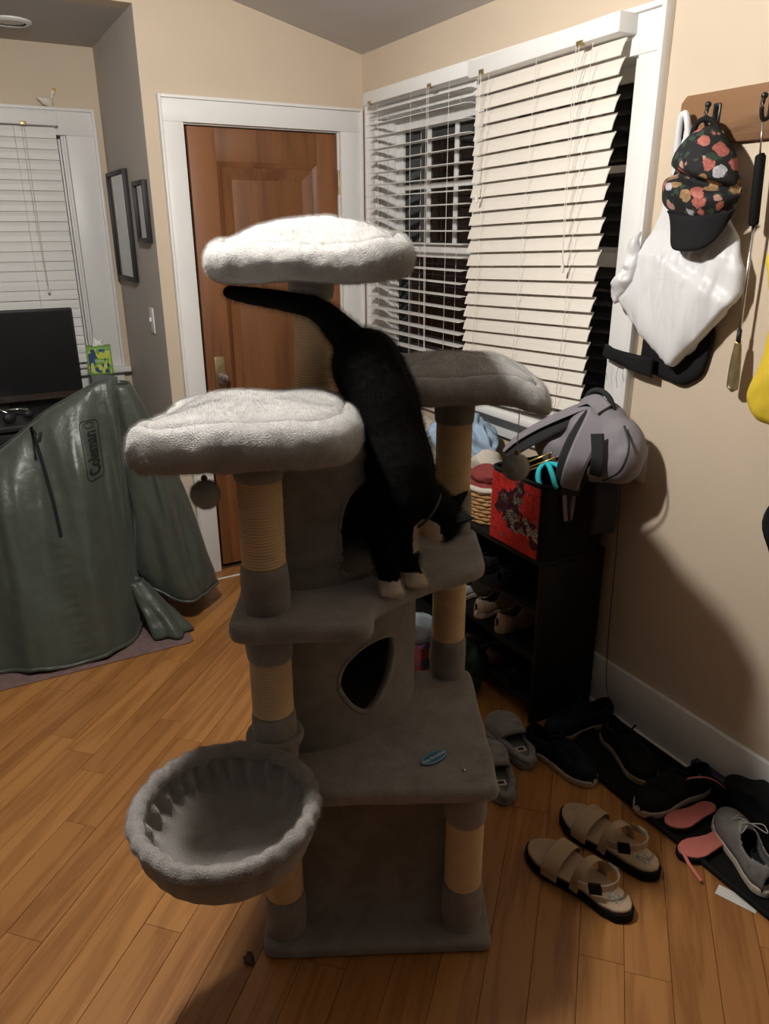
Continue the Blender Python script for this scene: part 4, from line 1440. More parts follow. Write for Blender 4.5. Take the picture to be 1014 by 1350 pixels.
M['lime'] = mat('lime_card', (.20, .42, .045), .5, .05)
tb_ = empty('tissue_box', (.618, 4.02, .9582), math.radians(-10), 'green and blue leaf patterned tissue box on the speaker', 'tissue box')
box('carton', -.057, .057, -.057, .057, 0, .130, M['lime'], tb_, bevel=.002)
box('print_panel', -.050, .050, -.0583, -.0568, .007, .123, M['leafy'], tb_)
box('print_panel', -.0583, -.0568, -.05, .05, .007, .123, M['leafy'], tb_)
box('name_patch', -.020, .020, -.0592, -.0582, .052, .078, M['lime'], tb_)
o = link('lettering', text_mesh('Kleenex', .013, .0002), M['white'], tb_, loc=(0, -.0596, .066), rot=(PI/2, 0, 0), smooth=False)
bm = pillow_mesh([(-.03, .0), (.03, .0), (.02, .02), (.035, .045), (.0, .03), (-.02, .05), (-.025, .02)], .01, .012, 'xz', 0.0, 50, 8, .006, 30)
for v in bm.verts: v.co.z += .129
link('tissue', bm, M['white'], tb_)

# ================================================================== RIGHT WALL: rack and hanging things
rk = empty('coat_rack', (XR, 1.0, 1.895), 0, 'brown wooden coat rack board with black hooks', 'coat rack')
pl = [(.616, -.045), (.616, .046), (.60, .063), (-.5, .063), (-.5, -.062), (.60, -.062)]
prism('board', pl, 'x', -.02, 0, M['rack'], rk, bevel=.0025)
def hook(y, z):
    h = tube('hook', catmull([(-.018, y, z+.02), (-.03, y, z-.014), (-.052, y, z-.022), (-.062, y, z+.004), (-.058, y, z+.026)], 6), .0052, M['blackmetal'], rk, seg=8)
    box('hook_plate', -.026, -.019, y-.011, y+.011, z-.012, z+.034, M['blackmetal'], h, bevel=.003)
    bm = bmesh.new(); bm_ellipsoid(bm, (-.058, y, z+.028), (.008, .008, .008)); link('hook_tip', bm, M['blackmetal'], h)
    return h
hook(.495, .0); hook(.335, .0); hook(.10, .0); hook(-.15, 0)
prism('edge_hook', [(.588, -.02), (.594, -.02), (.596, .012), (.59, .012)], 'x', -.045, -.02, M['blackmetal'], rk)

# floral cap
m, nt, b = new_mat('floral_cotton')
N = nt.nodes.new; Lk = nt.links.new
tc = N('ShaderNodeTexCoord')
wn_ = N('ShaderNodeTexNoise'); wn_.inputs['Scale'].default_value = 45
Lk(tc.outputs['Object'], wn_.inputs['Vector'])
mixc = N('ShaderNodeMixRGB'); mixc.inputs[0].default_value = .02; Lk(tc.outputs['Object'], mixc.inputs[1]); Lk(wn_.outputs['Color'], mixc.inputs[2])
v1 = N('ShaderNodeTexVoronoi'); v1.inputs['Scale'].default_value = 27; Lk(mixc.outputs[0], v1.inputs['Vector'])
v2 = N('ShaderNodeTexVoronoi'); v2.inputs['Scale'].default_value = 38; Lk(mixc.outputs[0], v2.inputs['Vector'])
ck = N('ShaderNodeValToRGB'); ck.color_ramp.interpolation = 'CONSTANT'
ck.color_ramp.elements[0].color = (.55, .17, .13, 1); ck.color_ramp.elements[1].position = .40; ck.color_ramp.elements[1].color = (.62, .36, .28, 1)
for p_, c_ in ((.52, (.62, .62, .66, 1)), (.66, (.60, .20, .16, 1)), (.82, (.42, .26, .12, 1))):
    e = ck.color_ramp.elements.new(p_); e.color = c_
sepc = N('ShaderNodeSeparateColor'); Lk(v1.outputs['Color'], sepc.inputs[0]); Lk(sepc.outputs[0], ck.inputs[0])
fl = N('ShaderNodeValToRGB'); fl.color_ramp.interpolation = 'LINEAR'
fl.color_ramp.elements[0].position = .42; fl.color_ramp.elements[0].color = (1, 1, 1, 1); fl.color_ramp.elements[1].position = .47; fl.color_ramp.elements[1].color = (0, 0, 0, 1)
Lk(v1.outputs['Distance'], fl.inputs[0])
lf = N('ShaderNodeValToRGB'); lf.color_ramp.elements[0].position = .30; lf.color_ramp.elements[0].color = (.030, .055, .035, 1); lf.color_ramp.elements[1].position = .36; lf.color_ramp.elements[1].color = (.010, .010, .011, 1)
Lk(v2.outputs['Distance'], lf.inputs[0])
keep = N('ShaderNodeMath'); keep.operation = 'GREATER_THAN'; keep.inputs[1].default_value = .25; Lk(sepc.outputs[1], keep.inputs[0])
mk = N('ShaderNodeMath'); mk.operation = 'MULTIPLY'; Lk(fl.outputs[0], mk.inputs[0]); Lk(keep.outputs[0], mk.inputs[1])
petal = N('ShaderNodeMixRGB'); petal.blend_type = 'MULTIPLY'; petal.inputs[0].default_value = .6; Lk(ck.outputs[0], petal.inputs[1])
pv = N('ShaderNodeTexVoronoi'); pv.inputs['Scale'].default_value = 120; Lk(tc.outputs['Object'], pv.inputs['Vector'])
pr_ = N('ShaderNodeValToRGB'); pr_.color_ramp.elements[0].color = (1, 1, 1, 1); pr_.color_ramp.elements[1].color = (.45, .4, .4, 1); pr_.color_ramp.elements[1].position = .7
Lk(pv.outputs['Distance'], pr_.inputs[0]); Lk(pr_.outputs[0], petal.inputs[2])
mx = N('ShaderNodeMixRGB'); Lk(mk.outputs[0], mx.inputs[0]); Lk(lf.outputs[0], mx.inputs[1]); Lk(petal.outputs[0], mx.inputs[2])
Lk(mx.outputs[0], b.inputs['Base Color']); b.inputs['Roughness'].default_value = .85
M['floral'] = m
cp = empty('floral_cap', (XR-.055, 1.47, 1.86), 0, 'black floral baseball cap hanging on the wooden rack', 'cap')
co = Vector((XR-.055, 1.47, 1.86))
out_ = [Vector((y, z)) for y, z in [(1.505, 1.862), (1.545, 1.82), (1.572, 1.765), (1.582, 1.715), (1.565, 1.675), (1.50, 1.645), (1.43, 1.635), (1.375, 1.66), (1.355, 1.71), (1.372, 1.77), (1.41, 1.83), (1.455, 1.868)]]
oc = [Vector((p.x, p.y)) for p in catmull([Vector((p.x, p.y, 0)) for p in out_], 8, True)]
bm = pillow_mesh(oc, .082, .014, 'yz', XR-.068, 120, 22, .008, 16, .55, (1, 1, 1), (1.465, 1.735))
for v in bm.verts:
    d = math.exp(-((v.co.z-1.742 - .28*(v.co.y-1.46))/.013)**2)     # deep fold across the crown
    if v.co.x < XR-.068: v.co.x += .045*d
    v.co -= co
link('crown', bm, M['floral'], cp)
# brim: curved crescent
bm = bmesh.new()
rows = []
for j in range(9):
    t = j/8
    row = []
    for k in range(33):
        a = -1.0 + 2.0*k/32
        y = 1.452 + .108*a*(1 - .10*t*abs(a)) 
        z0_ = 1.662 + .012*a*a
        reach = .086*(1-abs(a)**4.0)
        z = z0_ - reach*t - .004 
        x = XR-.125 - .020*t*(1-a*a) + .035*a*a + .012*t
        row.append(Vector((x, y, z)) - co)
    rows.append(row)
grid_mesh(bm, rows); bmesh.ops.recalc_face_normals(bm, faces=bm.faces)
thicken(bm, .004)
fix(bm)
link('brim', bm, M['blackcloth'], cp)
tube('back_strap', [p-co for p in catmull([(XR-.07, 1.535, 1.80), (XR-.068, 1.52, 1.872), (XR-.066, 1.495, 1.889), (XR-.066, 1.46, 1.875), (XR-.07, 1.42, 1.82)], 8)], .007, M['blackcloth'], cp, seg=8)

# white plastic bag behind the cap
m, nt, b = new_mat('thin_plastic')
b.inputs['Base Color'].default_value = (.80, .80, .81, 1); b.inputs['Roughness'].default_value = .42; _in(b, 'Specular IOR Level', .5)
_in(b, 'Transmission Weight', .12)
M['plastic'] = m
pb = empty('plastic_bag', (XR-.045, 1.535, 1.90), 0, 'white plastic carrier bag hanging behind the floral cap', 'bag')
po = Vector((XR-.045, 1.535, 1.90))
ol = [(1.585, 1.885), (1.60, 1.78), (1.63, 1.67), (1.66, 1.60), (1.70, 1.50), (1.728, 1.425), (1.70, 1.395), (1.62, 1.33), (1.515, 1.258), (1.50, 1.258), (1.42, 1.345), (1.335, 1.44), (1.322, 1.47), (1.325, 1.53), (1.36, 1.60), (1.43, 1.68), (1.52, 1.77), (1.55, 1.82), (1.555, 1.885)]
bm = pillow_mesh([Vector(p) for p in ol], .040, .010, 'yz', XR-.032, 200, 34, .008, 14, .28, (1, 2.4, .4), (1.53, 1.50))
for v in bm.verts:
    ln = 1.60 + (v.co.y-1.65)*(-.145/-.31)      # stiff flat content below this slanting edge
    if v.co.x < XR-.03: v.co.x -= .016/(1+math.exp((v.co.z-ln)/.006))
    k_ = min(1, max(0, (v.co.z-1.56)/.06)); v.co.x = (XR-.030) + (v.co.x-(XR-.030))*(1-.6*k_) - .006*(1-k_)
    v.co -= po
link('bag_body', bm, M['plastic'], pb)
bm = pillow_mesh([Vector(p) for p in [(1.655, 1.62), (1.685, 1.60), (1.70, 1.54), (1.735, 1.47), (1.745, 1.43), (1.72, 1.415), (1.69, 1.44), (1.66, 1.49), (1.645, 1.56)]], .03, .015, 'yz', XR-.078, 70, 12, .012, 22, .5)
for v in bm.verts: v.co -= po
link('bag_handle', bm, M['plastic'], pb)
tube('bag_loop', [p-po for p in catmull([(XR-.034, 1.598, 1.76), (XR-.046, 1.590, 1.84), (XR-.052, 1.583, 1.90), (XR-.052, 1.566, 1.907), (XR-.046, 1.556, 1.85), (XR-.034, 1.560, 1.76)], 8)], .009, M['plastic'], pb, seg=8)

# black sling pouch under the bag
sl = empty('sling_pouch', (XR-.03, 1.55, 1.55), 0, 'flat black pouch hanging below the white plastic bag', 'pouch')
so = Vector((XR-.03, 1.55, 1.55))
bm = pillow_mesh([Vector(p) for p in round_poly([(1.655, 1.36), (1.665, 1.232), (1.60, 1.212), (1.49, 1.197), (1.43, 1.235), (1.405, 1.36), (1.45, 1.44), (1.6, 1.44)], .03)], .016, .010, 'yz', XR-.0125, 100, 14, .004, 14, .35)
for v in bm.verts: v.co -= so
link('pouch_body', bm, M['blackcloth'], sl)
bm = pillow_mesh([Vector(p) for p in [(1.58, 1.27), (1.66, 1.272), (1.72, 1.275), (1.785, 1.288), (1.79, 1.248), (1.72, 1.232), (1.66, 1.222), (1.58, 1.21)]], .012, .008, 'yz', XR-.046, 60, 10, .004, 30, .4)
for v in bm.verts: v.co -= so
link('strap_end', bm, M['blackcloth'], sl)
for k, (y, z, l) in enumerate(((1.762, 1.228, .05), (1.715, 1.22, .06), (1.69, 1.222, .04))):
    tube('thread', [Vector(p)-so for p in ((XR-.05, y, z+.004), (XR-.05, y+.003, z-l*.5), (XR-.048, y-.004, z-l))], .0007, M['black'], sl, seg=4)
tube('pouch_strap', [p-so for p in catmull([(XR-.012, 1.60, 1.43), (XR-.012, 1.592, 1.62), (XR-.016, 1.592, 1.70), (XR-.045, 1.586, 1.885), (XR-.016, 1.57, 1.70), (XR-.012, 1.56, 1.44)], 8)], .005, M['blackcloth'], sl, seg=6)

# shoehorn on the second hook
sh = empty('shoehorn', (XR-.052, 1.335, 1.88), 0, 'long steel shoehorn with black handle hanging on the rack', 'shoehorn')
Y1 = 0
tube('hanging_wire', [(0, 0, -.005), (0, -.004, -.045), (0, -.008, -.09)], .0022, M['chrome'], sh, seg=6)
bm = bmesh.new(); bm_tube(bm, [(0, -.008, -.085), (0, -.010, -.09), (0, -.019, -.24), (0, -.020, -.246)], lambda t: .0125 if .2 < t < .9 else .010, 14); fix(bm); link('handle', bm, M['rubber'], sh, smooth='auto')
tube('rod', [(0, -.020, -.24), (0.006, -.024, -.52)], .0042, M['chrome'], sh, seg=10)
tube('ferrule', [(0.0058, -.0235, -.50), (0.006, -.024, -.53)], .0062, M['black'], sh, seg=10)
bm = bmesh.new(); rows = []
for j in range(15):
    t = j/14
    w = .010 + .0085*math.sin(PI*min(1, t*1.05)*.62); w *= (1 if t < .9 else math.sqrt(max(0.02, 1-((t-.9)/.1)**2)))
    rows.append([Vector((.006 + .004*(1-(k/4-1)**2) , -.0245-.004*t + w*(k/4-1), -.528-.135*t)) for k in range(9)])
grid_mesh(bm, rows); bmesh.ops.recalc_face_normals(bm, faces=bm.faces); thicken(bm, .0014); fix(bm)
link('blade', bm, M['brass'], sh)

# yellow bag and black jacket at the right edge
M['yellow'] = mat('yellow_cloth', (.72, .52, .035), .75, .06, 8, .3, 180)
yb_ = empty('yellow_bag', (XR-.06, 1.10, 1.885), 0, 'bright yellow cloth bag hanging at the right edge', 'bag')
yo = Vector((XR-.06, 1.10, 1.885))
bm = pillow_mesh([Vector(p) for p in round_poly([(1.283, 1.575), (1.262, 1.50), (1.238, 1.45), (1.242, 1.33), (1.272, 1.215), (1.24, 1.165), (1.15, 1.155), (.93, 1.16), (.90, 1.3), (.95, 1.5), (.96, 1.6), (1.27, 1.60)], .02)], .05, .02, 'yz', XR-.080, 130, 18, .012, 10, .4, (1, 1, .6))
for v in bm.verts: v.co -= yo + Vector((0, .038, 0))
link('bag_body', bm, M['yellow'], yb_)
tube('bag_strap', [p-yo for p in catmull([(XR-.05, 1.20, 1.59), (XR-.05, 1.13, 1.80), (XR-.054, 1.10, 1.885), (XR-.05, 1.07, 1.80), (XR-.05, 1.02, 1.59)], 6)], .008, M['yellow'], yb_, seg=8)
jk = empty('black_jacket', (XR-.05, .85, 1.885), 0, 'black garment hanging low at the right edge', 'jacket')
jo = Vector((XR-.05, .85, 1.885))
bm = pillow_mesh([Vector(p) for p in round_poly([(.95, 1.8), (1.05, 1.25), (1.115, 1.0), (1.155, .945), (1.172, .90), (1.165, .86), (1.12, .79), (1.03, .72), (.85, .70), (.75, 1.2), (.80, 1.8)], .03)], .024, .012, 'yz', XR-.022, 120, 16, .008, 9, .4)
for v in bm.verts: v.co -= jo
link('body', bm, M['blackcloth'], jk)
tube('hanging_loop', [p-jo for p in catmull([(XR-.05, .87, 1.79), (XR-.055, .85, 1.885), (XR-.05, .83, 1.79)], 6)], .004, M['blackcloth'], jk, seg=6)

# wall outlet and cable behind the backpack
ol_ = empty('wall_outlet', (XR-.001, 1.635, .93), 0, 'white outlet cover and plug behind the grey backpack', 'outlet')
box('plate', -.006, .001, -.036, .036, -.06, .06, M['white'], ol_, bevel=.002)
box('plug', -.030, -.006, -.016, .016, -.03, .012, M['white'], ol_, bevel=.004)
tube('power_cable', catmull([(XR-.035, 1.635, .92), (XR-.06, 1.66, .915), (XR-.05, 1.652, .86), (XR-.04, 1.648, .6), (XR-.035, 1.645, .3), (XR-.03, 1.635, .12), (XR-.045, 1.60, .075)], 8), .0015, mat('dark_cable', (.03, .027, .024), .6), label='thin dark cable hanging down beside the black cabinet', cat='cable')

# ================================================================== CABINET, TOTE, BACKPACK
cb = empty('shoe_cabinet', (1.665, 2.275, 0), 0, 'low black open shoe cabinet below the window', 'cabinet')
cx0, cx1, cy0_, cy1_ = -.135, .137, -.575, .575
box('side_panel', cx0, cx1, cy0_, cy0_+.018, 0, .60, M['blackwood'], cb, bevel=.0015)
box('side_panel', cx0, cx1, cy1_-.018, cy1_, 0, .60, M['blackwood'], cb, bevel=.0015)
for z in (.06, .235, .415): box('shelf', cx0+.005, cx1, cy0_+.018, cy1_-.018, z, z+.016, M['blackwood'], cb, bevel=.001)
box('top_board', cx0-.003, cx1, cy0_, cy1_, .60, .618, M['blackwood'], cb, bevel=.0015)
box('back_panel', cx1-.006, cx1-.001, cy0_+.018, cy1_-.018, .0, .60, M['blackwood'], cb)

tt = empty('sequin_tote', (1.665, 1.85, .6185), 0, 'black fabric tote with red and silver sequin front', 'tote')
bm = bmesh.new()
po_ = round_poly(rect(-.137, .135, -.142, .135), .03)
A = resample(po_, 80); Bp = offset_poly(A, .005)
def wob(p, z): return Vector((p.x*(1+.02*math.sin(z*8)), p.y*(1+.02*math.sin(z*8)), z + (.004*noise.noise(Vector((p.x*12, p.y*12, 1))) if z > .2 else 0)))
rows = [[wob(p, z) for p in A] for z in (0.0, .06, .13, .20, .252)] + [[wob(p, z) for p in Bp] for z in (.252, .15, .012)]
grid_mesh(bm, rows, close_v=True, cap0=True, cap1=True); fix(bm)
link('tote_body', bm, M['blackcloth'], tt, smooth='auto')
tube('rim_binding', [wob(p, .254) for p in A], .006, M['blackcloth'], tt, seg=8, closed=True)
m, nt, b = new_mat('red_sequin'); b.inputs['Base Color'].default_value = (.62, .035, .03, 1); b.inputs['Metallic'].default_value = .55; b.inputs['Roughness'].default_value = .32; M['seqr'] = m
m, nt, b = new_mat('silver_sequin'); b.inputs['Base Color'].default_value = (.45, .44, .45, 1); b.inputs['Metallic'].default_value = 1; b.inputs['Roughness'].default_value = .18; M['seqs'] = m
m, nt, b = new_mat('plum_sequin'); b.inputs['Base Color'].default_value = (.10, .03, .045, 1); b.inputs['Metallic'].default_value = .8; b.inputs['Roughness'].default_value = .25; M['seqd'] = m
bm = bmesh.new(); bm_box(bm, -.1445, -.139, -.128, .122, .004, .246, .002); panel_ = link('sequin_backing', bm, M['blackcloth'], tt, smooth='auto')
bm = bmesh.new()
rs = random.Random(3)
mats_idx = []
for i in range(52):
    for j in range(50):
        y = -.125 + .245*(i+.5*(j % 2)*1.0)/51.5; z = .008 + .234*j/49
        c = Vector((-.1455, y, z))
        tl_ = Vector((-1, rs.uniform(-.35, .35), rs.uniform(-.15, .5))).normalized()
        s = tl_.orthogonal().normalized(); u_ = tl_.cross(s)
        vs_ = [bm.verts.new(c + s*(.0033*math.cos(PI/3*k)) + u_*(.0033*math.sin(PI/3*k))) for k in range(6)]
        f = bm.faces.new(vs_)
        q = Vector((y*16, z*16, 2.0))
        nv = noise.noise(q) + .5*noise.noise(q*3)
        cen = math.exp(-(((y-.015)/.085)**2 + ((z-.14)/.085)**2))
        lo = math.exp(-(((y+.11)/.03)**2 + ((z-.075)/.05)**2))
        val = nv*.6 + cen*1.15 + lo*.9
        f.material_index = (1 if noise.noise(q*2.2+Vector((5, 5, 5))) > -.02 else 2) if val > .52 else 0
bm.normal_update()
me = bpy.data.meshes.new('sequins'); bm.to_mesh(me); bm.free()
for k in ('seqr', 'seqs', 'seqd'): me.materials.append(M[k])
link('sequins', me, None, tt, smooth=False, kind='stuff')
# what stands in the tote
M['turq'] = mat('turquoise_grip', (.02, .50, .56), .4, .05)
pi_ = empty('pliers', (1.575, 1.75, .84), 0, 'turquoise handled pliers sticking out of the sequin tote', 'pliers')
def rel(o, pts): return [Vector(p)-o for p in pts]
ploc = Vector((1.575, 1.75, .84))
tube('grip', rel(ploc, catmull([(1.585, 1.795, .918), (1.565, 1.79, .905), (1.545, 1.77, .885), (1.537, 1.748, .866), (1.534, 1.735, .862)], 6)), lambda t: .0085*(.75+.3*math.sin(PI*t)), M['turq'], pi_, seg=10)
tube('grip', rel(ploc, catmull([(1.588, 1.790, .922), (1.58, 1.765, .925), (1.565, 1.725, .902), (1.555, 1.70, .880), (1.555, 1.69, .874)], 6)), lambda t: .0085*(.75+.3*math.sin(PI*t)), M['turq'], pi_, seg=10)
tube('grip', rel(ploc, catmull([(1.592, 1.780, .926), (1.600, 1.745, .925), (1.595, 1.70, .908), (1.595, 1.672, .898)], 6)), lambda t: .008*(.75+.3*math.sin(PI*t)), M['turq'], pi_, seg=10)
tube('jaw', rel(ploc, [(1.588, 1.79, .92), (1.605, 1.84, .89), (1.61, 1.86, .87)]), lambda t: .008*(1-.5*t), M['chrome'], pi_, seg=8)
for k, (a, b_) in enumerate((((1.575, 1.905, .885), (1.625, 1.80, .952)), ((1.585, 1.88, .880), (1.630, 1.775, .944)), ((1.575, 1.865, .878), (1.622, 1.74, .940)))):
    a = Vector(a); b_ = Vector(b_)
    e = empty('gold_pen', a, 0, ('uppermost', 'middle', 'lowest')[k]+' of the gold pens leaning in the sequin tote', 'pen', 'gold pens in the tote')
    tube('barrel', [Vector((0, 0, 0)), (b_-a)*.9], .0036, mat('gold_pen', (.55, .38, .12), .3, .05, metal=.8), e, seg=8)
    tube('tip', [(b_-a)*.88, (b_-a)], lambda t: .003*(1-.5*t), M['chrome'], e, seg=8)

M['packgrey'] = mat('lilac_grey_canvas', (.235, .215, .235), .8, .06, 12, .3, 300)
M['packmesh'] = mat('spacer_mesh', (.02, .02, .022), .9, .3, 260, .6, 400)
bp_ = empty('backpack', (1.70, 1.75, .88), 0, 'grey backpack with black lined straps slumped on the tote', 'backpack')
bo = Vector((1.70, 1.75, .88))
bm = bmesh.new()
bm_ellipsoid(bm, (1.705, 1.70, 1.01), (.088, .125, .125)); bm_ellipsoid(bm, (1.705, 1.60, .995), (.080, .085, .105))
bm_ellipsoid(bm, (1.70, 1.84, .965), (.085, .12, .088)); bm_ellipsoid(bm, (1.70, 1.555, .99), (.06, .045, .075))
bm_ellipsoid(bm, (1.715, 1.70, 1.09), (.06, .09, .045)); bm_ellipsoid(bm, (1.69, 1.655, .935), (.075, .075, .055))
me = remesh(bm, .009, 8)
for v in me.vertices:
    q = v.co
    d = fbm(q, 9, 3)*.010 + .006*noise.noise(Vector((q.x*6, q.y*26, q.z*8)))
    v.co = q + Vector((-d, d*.3, d*.5)) - bo
link('pack_body', me, M['packgrey'], bp_)
def bandw(name, pts, nrm, w, th, m_, wf=None):
    pth = catmull(pts, 6)
    return band(name, [p-bo for p in pth], nrm, w, th, M[m_], bp_, wf)
sA = [(1.690, 1.668, 1.118), (1.655, 1.650, 1.085), (1.617, 1.650, 1.02), (1.597, 1.66, .955), (1.592, 1.672, .90), (1.600, 1.684, .868)]
bandw('shoulder_strap', sA, (-.75, -.62, .25), .075, .011, 'packgrey', lambda t: 1.0-.22*t)
bandw('strap_lining', [(x+.008, y+.010, z-.004) for x, y, z in sA], (-.75, -.62, .25), .094, .007, 'packmesh', lambda t: .75+.45*math.sin(PI*t))
bandw('strap_buckle', [(1.602, 1.682, .868), (1.604, 1.682, .842)], (-.55, -.83, 0), .062, .006, 'black')
bandw('webbing', [(1.600, 1.684, .845), (1.607, 1.689, .80), (1.615, 1.691, .745)], (-.45, -.9, 0), .016, .003, 'black')
bandw('strap_tail', [(1.586, 1.689, .845), (1.594, 1.690, .80), (1.604, 1.6915, .755)], (-.45, -.9, 0), .014, .004, 'packgrey')
bandw('strap_tail', [(1.622, 1.685, .845), (1.624, 1.688, .80), (1.622, 1.6915, .755)], (-.45, -.9, 0), .014, .004, 'packgrey')
sB = [(1.695, 1.70, 1.128), (1.650, 1.755, 1.095), (1.612, 1.85, 1.035), (1.588, 1.93, .975), (1.580, 1.985, .925)]
bandw('shoulder_strap', sB, (-.6, .35, .75), .06, .012, 'packgrey', lambda t: 1.0-.3*t)
bandw('strap_lining', [(x-.004, y-.012, z-.018) for x, y, z in sB[1:]], (-.85, -.2, .45), .062, .008, 'packmesh', lambda t: .8+.3*math.sin(PI*t))
bandw('yoke', [(1.672, 1.64, 1.118), (1.672, 1.69, 1.140), (1.672, 1.74, 1.122)], (-.5, 0, .86), .05, .008, 'packgrey')
tube('grab_handle', [p-bo for p in catmull([(1.705, 1.755, 1.118), (1.70, 1.735, 1.150), (1.698, 1.69, 1.164), (1.70, 1.65, 1.146), (1.71, 1.632, 1.10)], 6)], .0085, M['packmesh'], bp_, seg=8)
tube('zipper', [p-bo for p in catmull([(1.672, 1.555, 1.085), (1.655, 1.515, 1.045), (1.640, 1.505, 1.00), (1.634, 1.525, .955), (1.628, 1.575, .918)], 8)], .0035, M['black'], bp_, seg=6)
bandw('shadow_flap', [(1.685, 1.622, .93), (1.690, 1.612, .86), (1.694, 1.612, .79), (1.698, 1.622, .72)], (-.3, -.95, 0), .085, .012, 'packmesh')  # unseen black flap, added to cast shadow on the wall beside the cabinet
bandw('bottle_pocket', [(1.612, 1.60, 1.06), (1.612, 1.588, .99), (1.618, 1.60, .93)], (-.85, -.5, 0), .04, .008, 'packmesh')

# clothes and basket on the cabinet top
M['bluecloth'] = mat('pale_blue_cotton', (.30, .40, .52), .9, .12, 14, .3, 200)
M['redcloth'] = mat('brick_red_cloth', (.22, .035, .03), .9, .12, 20, .3, 200)
M['beigecloth'] = mat('beige_cotton', (.52, .44, .35), .9, .1, 14, .3, 200)
M['creamcloth'] = mat('cream_cotton', (.56, .50, .42), .9, .1, 14, .3, 200)
M['wicker'] = mat('wicker', (.36, .19, .07), .7, .25, 60, .5, 200)
def heap(name, c, rad, material, label, cat_, seed, wr=.016, ws=13):
    bm = bmesh.new()
    bmesh.ops.create_icosphere(bm, subdivisions=5, radius=1.0)
    for v in bm.verts:
        q = v.co.copy()
        z = max(-.55, q.z)
        p = Vector((q.x*rad[0], q.y*rad[1], (z+.55)/1.55*rad[2]))
        s = Vector((seed, seed*1.7, 0))
        rid = 1-abs(noise.noise(p*ws+s))
        k = max(0, q.z+.5)
        p += q*(rid-.75)*wr*2.2*min(1, k*2) + Vector(noise.noise_vector(p*ws*.6+s))*wr*min(1, k*2)
        p.z = max(0, p.z)
        v.co = p
    return link(name, bm, material, None, loc=c, label=label, cat=cat_)
heap('folded_shirt', (1.675, 2.395, .6185), (.10, .10, .19), M['blackcloth'], 'black clothes pile on the cabinet under the blue shirt', 'clothes', 3)
heap('blue_shirt', (1.672, 2.37, .795), (.095, .17, .15), M['bluecloth'], 'crumpled pale blue shirt on the pile by the window', 'clothes', 6, .030, 20)
heap('beige_shirt', (1.655, 2.67, .6185), (.10, .13, .29), M['beigecloth'], 'heap of beige clothes on the cabinet behind the cat', 'clothes', 9, .02, 10)
wb_ = empty('wicker_basket', (1.625, 2.13, .6185), 0, 'small wicker basket with white liner beside the tote', 'basket')
bm = bmesh.new()
for k in range(9):
    z = .008 + .0145*k
    s = 1 + .15*k/9
    pth = []
    for j in range(72):
        a = 2*PI*j/72
        off = .003*math.cos(12*a + PI*(k % 2))
        pth.append(Vector(((.075*s+off)*math.cos(a), (.095*s+off)*math.sin(a), z)))
    bm_tube(bm, pth, .0072, 6, True)
link('weave', bm, M['wicker'], wb_)
for j in range(12):
    a = 2*PI*(j+.5)/12
    tube('stake', [(.074*math.cos(a), .094*math.sin(a), 0), (.086*math.cos(a), .109*math.sin(a), .135)], .004, M['wicker'], wb_, seg=6)
lathe('basket_floor', [(0, .002), (.07, .002), (.07, .006), (0, .006)], M['wicker'], wb_, seg=30)
bm = bmesh.new(); bm_tube(bm, [Vector((.087*math.cos(2*PI*j/60), .110*math.sin(2*PI*j/60), .134+.004*noise.noise(Vector((j*.3, 0, 0))))) for j in range(60)], .011, 8, True); link('liner', bm, M['creamcloth'], wb_)
heap('red_cloth', (1.605, 2.115, .735), (.062, .07, .045), M['redcloth'], 'rolled brick red cloth lying in the wicker basket', 'cloth', 2, .008, 18)
heap('red_cloth', (1.607, 2.115, .775), (.060, .066, .050), M['redcloth'], 'upper brick red cloth roll on the wicker basket', 'cloth', 5, .008, 18)
heap('cream_cloth', (1.665, 2.20, .76), (.06, .06, .10), M['creamcloth'], 'cream cloth tucked behind the red cloth rolls', 'cloth', 12, .01, 16)
band('bag_strap', catmull([(1.53, 2.165, .80), (1.525, 2.16, .74), (1.526, 2.17, .66), (1.530, 2.19, .621)], 6), (-1, 0, 0), .03, .004, M['blackcloth'], label='wide black strap hanging over the wicker basket', cat='strap')

# colourful package and plastic bag on the floor behind the tree
M['card'] = mat('bright_card', (.70, .10, .08), .4, .3, 18, col2=(.05, .25, .55))
pk = empty('toy_box', (1.40, 2.24, 0), .5, 'colourful printed box on the floor behind the cat tree', 'box')
box('carton', -.07, .07, -.05, .05, 0, .115, M['card'], pk, bevel=.002)
for k, (c_, z_) in enumerate((((.75, .12, .06), .09), ((.03, .35, .40), .03), ((.80, .62, .05), .065), ((.45, .1, .5), .10))):
    box('stripe', -.068+.03*k, -.045+.034*k, -.0515, -.0498, z_-.025, z_+.02, mat('print_%d' % k, c_, .45, .03), pk)
heap('clear_bag', (1.405, 2.245, .1155), (.085, .07, .10), mat('cloudy_plastic', (.50, .58, .64), .2, .1, 10, trans=.25), 'cloudy plastic bag resting on the printed box', 'bag', 4, .012, 18)
heap('dark_green_bag', (1.445, 2.02, 0.0), (.07, .10, .20), mat('dark_green_cloth', (.012, .035, .022), .7, .3, 20, .4, 60), 'dark green soft bag behind the sisal post', 'bag', 8, .015, 16)

